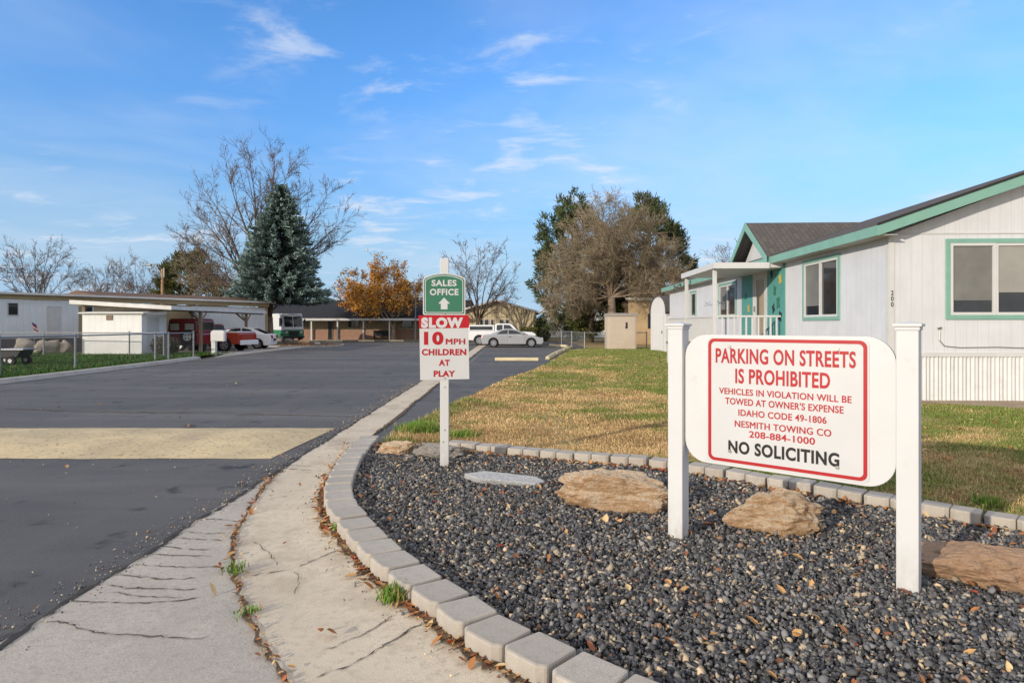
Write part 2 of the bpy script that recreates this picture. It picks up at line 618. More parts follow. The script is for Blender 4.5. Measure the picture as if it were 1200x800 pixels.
def vnoise(x, y, s, seed=0):
    return np.array([mnoise.noise((a * s + seed * 13.7, b * s - seed * 7.1, seed)) for a, b in zip(x, y)])
# ================================================================== GROUND
def sheet(name, poly, z, m):
    mb = MB()
    mb.add([(p[0], p[1], z) for p in poly], [tuple(range(len(poly)))])
    o = mb.build(name, m)
    return struct(o)


sheet('ground', [(-700, -60), (700, -60), (700, 1200), (-700, 1200)], -.03, M['far_ground'])
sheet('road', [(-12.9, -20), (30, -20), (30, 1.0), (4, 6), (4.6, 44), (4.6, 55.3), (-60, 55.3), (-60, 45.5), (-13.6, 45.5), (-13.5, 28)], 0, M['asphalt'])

# --- concrete gutter and apron (lofted between flow line and edging)
Fc = smooth_curve([(-2.38, 7.8), (-2.37, 6.9), (-2.33, 6.08), (-2.21, 5.42), (-2.0, 4.56), (-1.82, 4.06), (-1.52, 3.476), (-1.23, 3.0), (-.976, 2.64), (-.575, 2.1), (.1, 1.4), (1.2, .6)], .05)
Oc = smooth_curve([(-1.88, 7.8), (-1.84, 7.0), (-1.76, 6.26), (-1.6, 5.34), (-1.40, 4.76), (-1.125, 4.21), (-.839, 3.71), (-.6, 3.37), (-.43, 3.155), (-.21, 2.85), (.02, 2.62), (.5, 2.2), (1.1, 1.88), (1.9, 1.65)], .05)


def loft(A, B, n, zfun):
    m = 160
    ia, ib = np.linspace(0, len(A) - 1, m), np.linspace(0, len(B) - 1, m)
    ra = np.stack([np.interp(ia, np.arange(len(A)), A[:, k]) for k in (0, 1)], 1)
    rb = np.stack([np.interp(ib, np.arange(len(B)), B[:, k]) for k in (0, 1)], 1)
    vs, fs = [], []
    for i in range(m):
        for k in range(n + 1):
            t = k / n
            p = ra[i] * (1 - t) + rb[i] * t
            vs.append((p[0], p[1], zfun(i / (m - 1), t)))
    for i in range(m - 1):
        for k in range(n):
            a = i * (n + 1) + k
            fs.append((a, a + 1, a + n + 2, a + n + 1))
    mb = MB()
    mb.add(vs, fs)
    return mb


struct(loft(Fc, Oc, 8, lambda s, t: .008 + .022 * t * t * min(1, s * 4)).build('apron', M['concrete'], smooth=True))
far_l = np.array([(-2.38, 62.), (-2.38, 7.8)])
far_r = np.array([(-1.85, 62.), (-1.88, 7.8)])
struct(loft(far_l, far_r, 6, lambda s, t: .008).build('gutter', M['concrete']))
# exposed-aggregate pan between asphalt edge and flow line
i0 = int(np.argmin(np.abs(Fc[:, 1] - 6.1)))
pan = [(-2.38, 6.1)] + [(-2.395 - .02 * math.sin(y * 3), y) for y in np.arange(5.9, -.1, -.15)] + [(1.6, -.1)] + [tuple(p) for p in Fc[:i0:-4]]
sheet('pavement', pan, .006, M['gutter'])


def ribbon(mb, pts, w, z, wj=.5, jit=.0):
    """jagged thin strip on the ground along pts"""
    pts = np.array(pts, float)
    n = len(pts)
    L, R = [], []
    for i in range(n):
        d = pts[min(i + 1, n - 1)] - pts[max(i - 1, 0)]
        d /= np.linalg.norm(d) + 1e-9
        nn = np.array((-d[1], d[0]))
        ww = w * (1 + wj * rng.uniform(-1, 1)) / 2
        if i in (0, n - 1):
            ww *= .2
        c = pts[i] + nn * rng.normal(0, jit)
        L.append((*(c + nn * ww), z if np.isscalar(z) else z[i]))
        R.append((*(c - nn * ww), z if np.isscalar(z) else z[i]))
    vs = L + R
    mb.add(vs, [(i, i + 1, n + i + 1, n + i) for i in range(n - 1)])


def zl(x, y, s=2.0, ox=0, oy=400):
    return (ox + x / s, oy + y / s)


cr = MB()
for line, w in (([(90, 660), (150, 662), (230, 685), (330, 692), (450, 700), (500, 690)], .010),
                ([(150, 610), (300, 615), (400, 612), (480, 600)], .012), ([(250, 570), (280, 578), (380, 583), (460, 585)], .011),
                ([(280, 550), (400, 560), (470, 555)], .012), ([(310, 525), (420, 531), (520, 530)], .010),
                ([(350, 500), (430, 504), (500, 505)], .012), ([(370, 480), (450, 489), (520, 490)], .010), ([(400, 462), (470, 466), (530, 468)], .012),
                ([(430, 447), (480, 452), (535, 452)], .010), ([(470, 418), (520, 420), (560, 425)], .014), ([(250, 590), (330, 600), (440, 604)], .009),
                ([(575, 555), (640, 545), (700, 532), (800, 495)], .009), ([(730, 740), (800, 715), (860, 690), (940, 640)], .007),
                ([(740, 795), (830, 760), (900, 720), (1000, 668)], .010), ([(670, 300), (730, 305)], .016), ([(680, 292), (735, 296)], .012),
                ([(590, 470), (630, 500), (655, 530)], .006), ([(690, 600), (700, 570), (690, 540)], .005)):
    g = [G(*zl(*p)) for p in line]
    c = smooth_curve(g, .03)
    c = c + rng.normal(0, .006, c.shape)
    ribbon(cr, c, w * .62, .0, .9)
    # sit the crack 4 mm above whichever concrete it lies on
    n = len(c)
    for j in range(2 * n):
        k = len(cr.v) - 2 * n + j
        x, y, _ = cr.v[k]
        d = np.linalg.norm(Oc - (x, y), axis=1).min()
        df = np.linalg.norm(Fc - (x, y), axis=1).min()
        t = df / (d + df)
        right = x > np.interp(y, Fc[::-1, 1], Fc[::-1, 0])
        cr.v[k] = (x, y, (.008 + .022 * t * t + .005) if right else .0105)
struct(cr.build('pavement_cracks', M['crack']))

so = MB()
cr2 = MB()
jf = Fc[i0 - 6:]
ribbon(so, jf, .022, .0155, .8, .008)
ribbon(cr2, [(-2.385 + .012 * math.sin(y * 5), y) for y in np.arange(16, 0, -.06)], .026, .0125, .9, .010)
ribbon(so, [(-2.39, y) for y in np.arange(60, 16, -.5)], .06, .0125, .3, .004)
ribbon(so, [(-1.85 + .02 * math.sin(y * 2), y) for y in np.arange(40, 7.9, -.08)], .05, .0125, .6, .008)
nrm = np.gradient(Oc, axis=0)
nrm /= np.linalg.norm(nrm, axis=1)[:, None]
onrm = np.stack([-nrm[:, 1], nrm[:, 0]], 1)          # toward the gravel (left of travel = +x side)
if np.dot(onrm[20], (1, 0)) < 0:
    onrm = -onrm
ribbon(so, Oc - onrm * .022, .062, .036, .7, .010)
ribbon(so, smooth_curve([G(5, 479), G(120, 482.5), G(240, 484), G(330, 486), G(425, 488.5)], .08), .035, .0045, .8, .012)
struct(so.build('soil_joints', M['soil']))
struct(cr2.build('asphalt_edge', M['tar']))

# --- speed hump
sh = MB()
ny, nx = 14, 60
for i in range(nx + 1):
    x = -12.4 + 9.78 * i / nx
    e = min(1, (i / nx) * 12, ((nx - i) / nx) * 14 + .02)
    for j in range(ny + 1):
        t = j / ny
        sh.v.append((x + .15 * (t - .5), 6.95 + 2.05 * t + (.012 * math.sin(x * 3) + .01 * math.sin(x * 11)) * (1 if j in (0, ny) else 0), .004 + .075 * e * math.sin(PI * t) ** .9))
for i in range(nx):
    for j in range(ny):
        a = i * (ny + 1) + j
        sh.f.append((a, a + ny + 1, a + ny + 2, a + 1))
tag(sh.build('speed_hump', M['hump'], smooth=True), 'low cream painted speed hump lying across the dark asphalt road', 'speed hump')

# --- left kerb, lawn, drive, mulch island
kb = MB()
kl = smooth_curve([(-12.75, 4), (-12.8, 10), (-12.85, 15.6), (-12.94, 18.9), (-13.2, 24), (-13.5, 27.4)], .5)
for i in range(len(kl) - 1):
    a, b = kl[i], kl[i + 1]
    vs = [(a[0], a[1], 0.003), (a[0] - .06, a[1], .11), (a[0] - .26, a[1], .12), (b[0], b[1], .003), (b[0] - .06, b[1], .11), (b[0] - .26, b[1], .12)]
    kb.add(vs, [(0, 1, 4, 3), (1, 2, 5, 4)])
struct(kb.build('kerb', M['kerb']))
sheet('lawn_across_road', [tuple(p - (0.25, 0)) for p in kl] + [(-14.6, 31.2), (-40, 31.2), (-40, 4)], .10, M['green_lawn'])
sheet('driveway', [(-13.45, 28.0), (-13.5, 41.2), (-21.5, 41.2), (-21.5, 31.3), (-14.4, 31.3)], .008, M['kerb'])
isl = smooth_curve([(-20.5, 41.6), (-16, 41.4), (-13.2, 41.5), (-11.9, 43), (-12.8, 46), (-15.4, 49.2), (-20.5, 49.9)], .4)
sheet('mulch_bed', [tuple(p) for p in isl], .03, M['mulch'])
mk = MB()
for i in range(len(isl) - 1):
    a, b = isl[i], isl[i + 1]
    c = np.array((-16.5, 45.5))
    na, nb = (a - c) / np.linalg.norm(a - c), (b - c) / np.linalg.norm(b - c)
    a2, b2 = a + na * .18, b + nb * .18
    mk.add([(*a, .04), (*a, .1), (*a2, .1), (*a2, .003), (*b, .04), (*b, .1), (*b2, .1), (*b2, .003)], [(0, 1, 5, 4), (1, 2, 6, 5), (2, 3, 7, 6)])
struct(mk.build('kerb', M['kerb']))
sheet('lawn_far', [(-60, 55.3), (4.6, 55.3), (4.6, 60), (-60, 60)], .03, M['lawn'])
# faint parking stall lines on the lot
pl = MB()
for (x0, y0), (x1, y1), w in (((-1.62, 26.6), (1.3, 25.7), .07), ((-1.5, 33.6), (1.3, 32.6), .07), ((-1.65, 22), (-1.62, 33), .06), ((-1.55, 38.6), (2.6, 38.2), .06), ((-11.5, 36), (-2.8, 39), .07), ((-2.6, 30), (-9.8, 33), .06)):
    d = Vector((x1 - x0, y1 - y0)).normalized()
    n = Vector((-d.y, d.x)) * w / 2
    pl.add([(x0 + n.x, y0 + n.y, .005), (x1 + n.x, y1 + n.y, .005), (x1 - n.x, y1 - n.y, .005), (x0 - n.x, y0 - n.y, .005)], [(0, 1, 2, 3)])
struct(pl.build('road_markings', M['parkline']))

# --- far edging row (front bottom line) and gravel bed
Rc = smooth_curve([(-1.62, 7.42), (-1.2, 7.42), (-.69, 7.2), (.545, 6.64), (1.53, 6.22), (2.29, 5.56), (2.67, 5.2), (3.15, 4.72), (3.57, 4.35), (3.95, 3.9), (4.3, 3.2), (4.4, 2.4)], .05)
inner = Oc + onrm * .12
bed = [tuple(p) for p in inner[2::5] if p[1] < 7.45] + [(2.6, 1.6), (4.3, 1.7)] + [tuple(p) for p in (Rc + (.08, .08))[::-5]]
sheet('gravel_bed', bed, .035, M['gravel_soil'])
lawn_edge = [(-1.62, 7.62), (-1.52, 8.36), (-1.19, 10.5), (-.14, 16.8), (.53, 19.2), (1.25, 22.8), (3.3, 35.6), (4.6, 37.0), (4.6, 60)]
lawn_poly = [tuple(p) for p in (Rc + (.10, .12))[::-5]] + lawn_edge + [(60, 60), (60, 1.5), (4.5, 1.5)]
sheet('lawn', lawn_poly, .05, M['lawn'])
# sloped border strip so that the lawn meets the asphalt without a cliff
le = smooth_curve(lawn_edge[:7], .4)
ls = MB()
for i in range(len(le) - 1):
    a, b = le[i], le[i + 1]
    ls.add([(a[0], a[1], .052), (b[0], b[1], .052), (b[0] - .1, b[1] + .02, .002), (a[0] - .1, a[1] + .02, .002)], [(0, 1, 2, 3)])
struct(ls.build('lawn_border', M['soil']))
sheet('dirt_strip', [(7.3, 11.8), (8.0, 11.3), (8.8, 10.6), (9.8, 10.1), (14, 9.7), (18, 10.0), (18, 12.0), (7.3, 12.0)], .056, M['dirt'])

# stones
ico = bmesh.new()
bmesh.ops.create_icosphere(ico, subdivisions=1, radius=1)
IV = np.array([v.co[:] for v in ico.verts])
IF = np.array([[v.index for v in f.verts] for f in ico.faces])
ico.free()


def rand_rot(n):
    q = rng.normal(size=(n, 4))
    q /= np.linalg.norm(q, axis=1)[:, None]
    w, x, y, z = q.T
    return np.stack([np.stack([1 - 2 * (y * y + z * z), 2 * (x * y - z * w), 2 * (x * z + y * w)], 1),
                     np.stack([2 * (x * y + z * w), 1 - 2 * (x * x + z * z), 2 * (y * z - x * w)], 1),
                     np.stack([2 * (x * z - y * w), 2 * (y * z + x * w), 1 - 2 * (x * x + y * y)], 1)], 1)


NS = 80000
P = sample_poly(bed, NS * 2)
P = P[(P[:, 0] < .9 * P[:, 1] + 1.2)]
keep = rng.uniform(size=len(P)) < np.clip(1.25 - .07 * P[:, 1], .5, 1)
P = P[keep][:NS]
n = len(P)
rad = np.clip(rng.lognormal(math.log(.0105), .38, n), .006, .023)
sq = np.stack([rng.uniform(.8, 1.4, n), rng.uniform(.7, 1.1, n), rng.uniform(.4, .85, n)], 1)
V = IV[None] * (1 + rng.normal(0, .33, (n, 12, 1))) * (rad[:, None] * sq)[:, None, :]
V = np.einsum('nij,nkj->nki', rand_rot(n), V)
zz = .042 + np.abs(rng.normal(0, .010, n)) + .012 * np.array([mnoise.noise((a * 1.7, b * 1.7, 0)) for a, b in P])
V += np.concatenate([P, zz[:, None]], 1)[:, None, :]
pal = np.array([(.084, .083, .084), (.12, .119, .12), (.058, .057, .058), (.16, .16, .16), (.22, .205, .185), (.33, .275, .20), (.46, .36, .24), (.27, .16, .10)])
pi = rng.choice(8, n, p=[.25, .23, .16, .14, .08, .07, .04, .03])
C = np.repeat(pal[pi] * rng.uniform(.85, 1.5, (n, 1)), 12, axis=0)
FI = (IF[None] + (np.arange(n) * 12)[:, None, None]).reshape(-1)
stuff(np_mesh('gravel', V.reshape(-1, 3), FI, 3, M['stone'], cols=C), 'dark grey crushed gravel covering the corner bed', 'gravel')

# loose grit along the asphalt edges
g1 = np.stack([-2.40 + rng.normal(-.05, .10, 2600), 16 * rng.uniform(0, 1, 2600) ** .8], 1)
g2 = np.stack([rng.uniform(-11.5, -2.5, 700), rng.uniform(2.6, 12, 700)], 1)
g3 = Oc[rng.integers(0, len(Oc), 500)] - onrm[rng.integers(0, len(Oc), 500)] * np.abs(rng.normal(.05, .12, (500, 1)))
gp_ = np.concatenate([g1, g2, g3])
n = len(gp_)
V = IV[None] * (1 + rng.normal(0, .25, (n, 12, 1))) * np.clip(rng.lognormal(math.log(.0038), .4, n), .002, .011)[:, None, None]
V += np.concatenate([gp_, np.r_[np.full(3300, .008), np.full(500, .03)][:, None]], 1)[:, None, :]
C = np.repeat(pal[rng.choice(8, n)] * rng.uniform(.8, 1.8, (n, 1)), 12, axis=0)
stuff(np_mesh('grit', V.reshape(-1, 3), (IF[None] + (np.arange(n) * 12)[:, None, None]).reshape(-1), 3, M['stone'], cols=C), 'loose grit along the asphalt edge', 'grit')

# ------------------------------------------------------------------ edging blocks
def wedge_block(lo, li, w, h):
    """trapezoid retaining-wall block: outer face length lo, inner li, depth w"""
    mb = MB()
    p = [(-lo / 2, -w / 2), (-lo / 2 + lo * .16, -w / 2 - .028), (lo / 2 - lo * .16, -w / 2 - .028), (lo / 2, -w / 2), (li / 2, w / 2), (-li / 2, w / 2)]
    mb.prism(p, 0, h, 'z')
    return mb


def place_blocks(curve, offs, length, gap, proto, group, label, zb, jit, upto=None, special=None):
    d = np.r_[0, np.cumsum(np.linalg.norm(np.diff(curve, axis=0), axis=1))]
    s = length / 2
    i = 0
    while s < d[-1] - length / 2 and (upto is None or s < upto):
        c = np.array([np.interp(s, d, curve[:, k]) for k in (0, 1)])
        t = np.array([np.interp(s + .06, d, curve[:, k]) for k in (0, 1)]) - np.array([np.interp(s - .06, d, curve[:, k]) for k in (0, 1)])
        t /= np.linalg.norm(t)
        nn = np.array((-t[1], t[0]))
        c = c + nn * offs
        o = proto if i == 0 else proto.copy()
        if i:
            COL.objects.link(o)
        o.location = (c[0], c[1], zb + rng.normal(0, .004))
        o.rotation_euler = (rng.normal(0, .018), rng.normal(0, .018), math.atan2(t[1], t[0]) + rng.normal(0, jit))
        tag(o, label, 'edging block', group)
        if special and i in special:
            o['label'] = special[i]
            del o['group']
        s += length + gap
        i += 1


bA = wedge_block(.252, .222, .205, .095)
# travel is downward (toward the camera) so the gravel is on its left
pa = bA.build('edging_block', M['block'], bevel=.012, seg=2)
place_blocks(Oc, .120, .252, .014, pa, 'trapezoid edging blocks along the curved gutter', 'pale concrete edging block in the curved row between the gutter and gravel', .018, .03,
             upto=6.9)
bB = MB()
for k in (0, 1):                      # split-face block of two lobes with a notch between
    x0 = -.185 + k * .187
    bB.prism([(x0, .09), (x0, -.075), (x0 + .03, -.095), (x0 + .153, -.095), (x0 + .183, -.075), (x0 + .183, .09)], 0, .115, 'z')
pb = bB.build('edging_block', M['block'], bevel=.010, seg=2)
place_blocks(Rc[18:], .07, .375, .014, pb, 'paired edging blocks between lawn and gravel', 'pale concrete edging block in the far row between the lawn and gravel', .022, .02, upto=7.3)


# ------------------------------------------------------------------ rocks
def rock(name, label, x, y, L, W, Hh, rotz, m, seed, flat=.75, sink=.25, cat='rock', tilt=0, peak=0, pk=0, sub=5, rough=.24):
    bm = bmesh.new()
    bmesh.ops.create_icosphere(bm, subdivisions=sub, radius=1)
    r = random.Random(seed)
    planes = []
    for _ in range(11):
        d = Vector((r.gauss(0, 1), r.gauss(0, 1), r.gauss(0, .8))).normalized()
        planes.append((d, r.uniform(.62, .9)))
    planes.append((Vector((r.uniform(-.15, .15), r.uniform(-.25, .05), 1)).normalized(), flat))
    for v in bm.verts:
        p = v.co.copy()
        for d, k in planes:
            q = p.dot(d)
            if q > k:
                p -= d * (q - k) * .92
        s = 1 + rough * mnoise.fractal(p * 1.6 + Vector((seed, 0, 0)), 1, 2, 5) + .05 * mnoise.noise(Vector((p.x * 2, p.y * 2, p.z * 9 + seed)))
        v.co = p * (s + .085 * mnoise.fractal(p * 4.5 + Vector((0, seed, 0)), .8, 2, 6) + .03 * abs(mnoise.noise(p * 9 + Vector((seed, 0, 3)))))
    xs = [v.co for v in bm.verts]
    ex = [max(abs(c[i]) for c in xs) for i in range(3)]
    for v in bm.verts:
        u = v.co.x / ex[0]
        v.co.x *= L / 2 / ex[0]
        if v.co.z > 0:
            v.co.z *= 1 - peak * min(1, abs(u - pk)) ** 1.3
        v.co.y *= W / 2 / ex[1]
        v.co.z = v.co.z * Hh / (2 * ex[2]) * (1 + sink) + Hh * (.5 - sink * .5)
    me = bpy.data.meshes.new(name)
    bm.to_mesh(me)
    bm.free()
    me.polygons.foreach_set('use_smooth', [sub < 5] * len(me.polygons))
    me.materials.append(m)
    o = bpy.data.objects.new(name, me)
    COL.objects.link(o)
    o.location = (x, y, .02)
    o.rotation_euler = (0, tilt, rotz)
    return tag(o, label, cat)


def at(px, py, z=.05):
    return G(px, py, z)


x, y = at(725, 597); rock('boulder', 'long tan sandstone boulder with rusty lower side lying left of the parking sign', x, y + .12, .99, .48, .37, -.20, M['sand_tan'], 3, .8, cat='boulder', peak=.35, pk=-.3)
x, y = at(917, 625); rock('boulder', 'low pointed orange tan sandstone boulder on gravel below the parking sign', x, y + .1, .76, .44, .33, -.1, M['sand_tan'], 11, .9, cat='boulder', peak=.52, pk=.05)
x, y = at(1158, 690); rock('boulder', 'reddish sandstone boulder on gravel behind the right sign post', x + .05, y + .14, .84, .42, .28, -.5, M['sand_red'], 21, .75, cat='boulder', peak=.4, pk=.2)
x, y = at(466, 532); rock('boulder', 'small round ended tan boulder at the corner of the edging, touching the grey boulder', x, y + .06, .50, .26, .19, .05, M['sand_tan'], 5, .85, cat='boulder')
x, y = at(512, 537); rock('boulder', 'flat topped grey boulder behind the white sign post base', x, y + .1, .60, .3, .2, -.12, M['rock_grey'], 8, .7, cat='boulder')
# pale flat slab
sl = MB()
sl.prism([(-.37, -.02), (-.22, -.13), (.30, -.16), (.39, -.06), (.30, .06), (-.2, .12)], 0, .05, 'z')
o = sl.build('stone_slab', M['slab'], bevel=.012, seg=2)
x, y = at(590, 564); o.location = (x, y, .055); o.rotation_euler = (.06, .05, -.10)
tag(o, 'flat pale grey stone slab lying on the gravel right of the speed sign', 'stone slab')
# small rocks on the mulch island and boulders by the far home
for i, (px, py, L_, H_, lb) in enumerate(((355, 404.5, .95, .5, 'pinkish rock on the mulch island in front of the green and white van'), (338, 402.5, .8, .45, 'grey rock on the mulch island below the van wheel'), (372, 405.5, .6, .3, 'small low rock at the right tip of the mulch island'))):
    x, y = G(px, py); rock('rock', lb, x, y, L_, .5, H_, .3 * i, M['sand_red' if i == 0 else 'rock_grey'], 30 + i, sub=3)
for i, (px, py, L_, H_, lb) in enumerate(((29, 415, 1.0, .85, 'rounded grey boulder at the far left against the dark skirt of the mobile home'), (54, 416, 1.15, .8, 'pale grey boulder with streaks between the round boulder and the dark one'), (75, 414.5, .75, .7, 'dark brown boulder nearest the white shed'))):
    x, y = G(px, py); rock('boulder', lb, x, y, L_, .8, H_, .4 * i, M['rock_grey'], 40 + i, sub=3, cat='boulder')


# ------------------------------------------------------------------ grass and leaves
def blades(name, P, z, h, w, cols, lean=.5, seg2=False):
    n = len(P)
    a = rng.uniform(0, 2 * PI, n)
    d = np.stack([np.cos(a), np.sin(a)], 1)
    la = rng.uniform(0, 2 * PI, n)
    ln = np.abs(rng.normal(0, lean, n))
    tip = np.stack([np.cos(la) * ln * h, np.sin(la) * ln * h], 1)
    z = np.broadcast_to(z, n)
    base = np.concatenate([P, z[:, None]], 1)
    dw = np.concatenate([d * w[:, None] / 2, np.zeros((n, 1))], 1)
    v0, v1 = base - dw, base + dw
    midp = base + np.concatenate([tip * .35, (h * .62)[:, None]], 1)
    v2, v3 = midp - dw * .75, midp + dw * .75
    v4 = base + np.concatenate([tip, (h * np.clip(1 - .35 * ln, .3, 1))[:, None]], 1)
    V = np.stack([v0, v1, v2, v3, v4], 1).reshape(-1, 3)
    k = (np.arange(n) * 5)[:, None]
    FI = (k + np.array([[0, 1, 2, 2, 1, 3, 2, 3, 4]])).reshape(-1)
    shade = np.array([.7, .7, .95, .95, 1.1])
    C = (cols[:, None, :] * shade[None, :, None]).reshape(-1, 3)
    return np_mesh(name, V, FI, 3, M['blade'], cols=np.clip(C, 0, 1))


def lawn_cols(P, edge):
    n = len(P)
    g = np.array([mnoise.noise((a * .45, b * .45, 3.1)) * 1.0 + mnoise.noise((a * 1.7, b * 1.7, 9.0)) * .8 for a, b in P])
    g = g + edge + rng.normal(0, .28, n) + .12 * (P[:, 0] - 2.0) + .022 * (P[:, 1] - 9)
    t = np.clip(g * 2.4 + .15, 0, 1)[:, None]
    straw = np.array((.74, .52, .26)) * rng.uniform(.65, 1.25, (n, 1))
    rust = np.array((.46, .29, .14))
    rn = np.array([mnoise.noise((a * .8, b * .8, 21.0)) + .7 * mnoise.noise((a * 2.6, b * 2.6, 5.5)) for a, b in P])
    isr = (rng.uniform(size=n) < np.clip(.28 + rn * .9, .04, .85))[:, None]
    straw = np.where(isr, rust * rng.uniform(.6, 1.2, (n, 1)), straw)
    green = np.array((.215, .275, .065)) * rng.uniform(.6, 1.25, (n, 1))
    return straw * (1 - t) + green * t


def house_clear(P):
    return ~((P[:, 0] > 7.15 + .0437 * (P[:, 1] - 11.9)) & (P[:, 1] > 11.2))


parts = []
for (y0, y1, dens, hh, ww) in ((2, 9, 5200, .055, .006), (9, 14, 2400, .06, .009), (14, 22, 750, .065, .015), (22, 38, 230, .07, .026)):
    poly = [(-2, y0), (y1 * .86 + 1.2, y0), (y1 * .86 + 1.2, y1), (-2, y1)]
    area = (y1 - y0) * (y1 * .86 + 3.2)
    Q = rng.uniform((-2, y0), (y1 * .86 + 1.2, y1), (int(area * dens), 2))
    Q = Q[in_poly(Q[:, 0], Q[:, 1], lawn_poly)]
    Q = Q[(Q[:, 0] < Q[:, 1] * .86 + 1.2) & house_clear(Q)]
    dirt = (Q[:, 1] > np.interp(Q[:, 0], [7.3, 8.0, 8.8, 9.8, 14], [11.8, 11.3, 10.6, 10.1, 9.7]) + .08 * np.sin(Q[:, 0] * 9)) & (Q[:, 1] < 12.2) & (Q[:, 0] > 7.3)
    Q = Q[~dirt]
    bare = np.array([mnoise.noise((a * .9 + 5, b * .9, 1.0)) + .6 * mnoise.noise((a * 3.1, b * 3.1, 4.0)) for a, b in Q])
    Q = Q[rng.uniform(size=len(Q)) > np.clip(bare * 1.5 - .1, 0, .8)]
    # edge: greener along the edging row and the left tip
    dR = np.full(len(Q), 9.0)
    m_ = Q[:, 1] < 10
    if m_.any():
        dR[m_] = np.min(np.linalg.norm(Q[m_][:, None, :] - Rc[None, ::6, :], axis=2), axis=1)
    dL = np.interp(Q[:, 1], [p[1] for p in lawn_edge[:7]], [p[0] for p in lawn_edge[:7]])
    dl = Q[:, 0] - dL
    edge = 1.0 * np.exp(-(dR / .42) ** 2) * rng.uniform(.5, 1.2, len(Q)) + .8 * np.exp(-(dl / .40) ** 2) * (Q[:, 1] < 12)
    parts.append((Q, edge, hh, ww))
for Q, edge, hh, ww in parts:
    h = hh * .66 * rng.uniform(.5, 1.5, len(Q)) * (1 + 1.5 * np.clip(edge, 0, .7))
    w = np.full(len(Q), ww) * rng.uniform(.7, 1.3, len(Q))
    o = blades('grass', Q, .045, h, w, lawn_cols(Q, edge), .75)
    stuff(o, 'dry straw and green grass of the corner lawn', 'grass')

# green lawn across the road, shade painted into its dark blade colour
Q = rng.uniform((-30, 12), (-13, 31), (42000, 2))
kx = np.interp(Q[:, 1], kl[:, 1], kl[:, 0]) - .3
Q = Q[(Q[:, 0] < kx) & (Q[:, 0] > -.9 * Q[:, 1] - 1.5)]
cg = np.array((.055, .13, .025)) * rng.uniform(.6, 1.4, (len(Q), 1))
cg = np.where(rng.uniform(size=(len(Q), 1)) < .08, np.array((.25, .18, .07)), cg)
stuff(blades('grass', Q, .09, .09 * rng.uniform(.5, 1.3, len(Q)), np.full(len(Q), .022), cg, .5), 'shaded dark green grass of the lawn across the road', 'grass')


def tuft(name, label, x, y, n, r, h, z=.03):
    Q = np.stack([x + rng.normal(0, r, n), y + rng.normal(0, r, n)], 1)
    c = np.array((.16, .30, .045)) * rng.uniform(.6, 1.3, (n, 1))
    c = np.where(rng.uniform(size=(n, 1)) < .15, np.array((.45, .33, .13)), c)
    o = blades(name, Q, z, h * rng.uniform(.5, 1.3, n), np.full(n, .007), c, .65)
    return tag(o, label, 'grass tuft')


x, y = G(398, 625); tuft('grass_tuft', 'small green grass tuft against the middle of the curved edging row', x, y, 90, .028, .07)
x, y = G(462, 708); tuft('grass_tuft', 'green grass tuft growing in the joint at the near edging blocks', x, y, 220, .036, .085)
x, y = G(276, 672); tuft('grass_tuft', 'sparse weed tuft in the crack between the two concrete pours', x, y, 70, .035, .05, .02)
x, y = G(290, 722); tuft('grass_tuft', 'low weeds lower down the crack, left of the smooth apron', x, y, 60, .03, .035, .02)
x, y = G(492, 511); tuft('grass_tuft', 'bushy green grass clump at the left tip of the lawn above the tan boulder', x, y, 1500, .13, .15, .05)
x, y = G(541, 517); tuft('grass_tuft', 'green grass clump behind the grey boulder, right of the speed sign post', x, y, 500, .10, .11, .05)
x, y = G(1160, 601); tuft('grass_tuft', 'green weed clump behind the edging at the right of the frame', x, y, 240, .05, .10, .05)

# fallen leaves
LP = []
s = np.minimum(rng.integers(0, len(Oc), 200) + rng.integers(0, 30, 200), len(Oc) - 1)
LP.append(np.concatenate([Oc[s] - onrm[s] * rng.uniform(.0, .10, (200, 1)), np.full((200, 1), .042)], 1))
s = rng.integers(i0, len(Fc), 50)
LP.append(np.concatenate([Fc[s] + rng.normal(0, .035, (50, 2)), np.full((50, 1), .024)], 1))
g = sample_poly(bed, 330)
LP.append(np.concatenate([g, np.full((330, 1), .068)], 1))
s = rng.integers(0, len(Rc), 420)
LP.append(np.concatenate([Rc[s] + rng.normal(0, .045, (420, 2)) - (.05, .05), np.full((420, 1), .068)], 1))
s = rng.integers(0, len(Oc), 26)
LP.append(np.concatenate([Oc[s] - onrm[s] * rng.uniform(.1, .9, (26, 1)), np.full((26, 1), .036)], 1))
q = rng.uniform((-9, 4), (-2.6, 26), (60, 2)); LP.append(np.concatenate([q, np.full((60, 1), .012)], 1))
q = rng.uniform((0, 6.5), (7, 13), (420, 2)); q = q[in_poly(q[:, 0], q[:, 1], lawn_poly)]
LP.append(np.concatenate([q, np.full((len(q), 1), .09)], 1))
q = np.stack([rng.uniform(-18.5, -12.2, 240), rng.uniform(41.6, 46.4, 240)], 1); LP.append(np.concatenate([q, np.full((240, 1), .06)], 1))
crumb0 = sum(len(a) for a in LP)
s = rng.integers(0, len(Oc), 1500)
LP.append(np.concatenate([Oc[s] - onrm[s] * np.abs(rng.normal(.015, .03, (1500, 1))), np.full((1500, 1), .041)], 1))
s = rng.integers(i0, len(Fc), 500)
LP.append(np.concatenate([Fc[s] + rng.normal(0, .014, (500, 2)), np.full((500, 1), .02)], 1))
LP = np.concatenate(LP)
n = len(LP)
sz = rng.uniform(.016, .036, n) * np.where(LP[:, 1] > 30, 2.6, 1)
sz[crumb0:] *= .36
base = np.array([(-1.15, 0, 0), (-.35, -.55, .22), (.45, -.5, .28), (1.2, 0, .12), (.45, .5, .3), (-.35, .55, .2), (0, 0, -.04)])
V = base[None] * sz[:, None, None] * rng.uniform(.7, 1.2, (n, 1, 3))
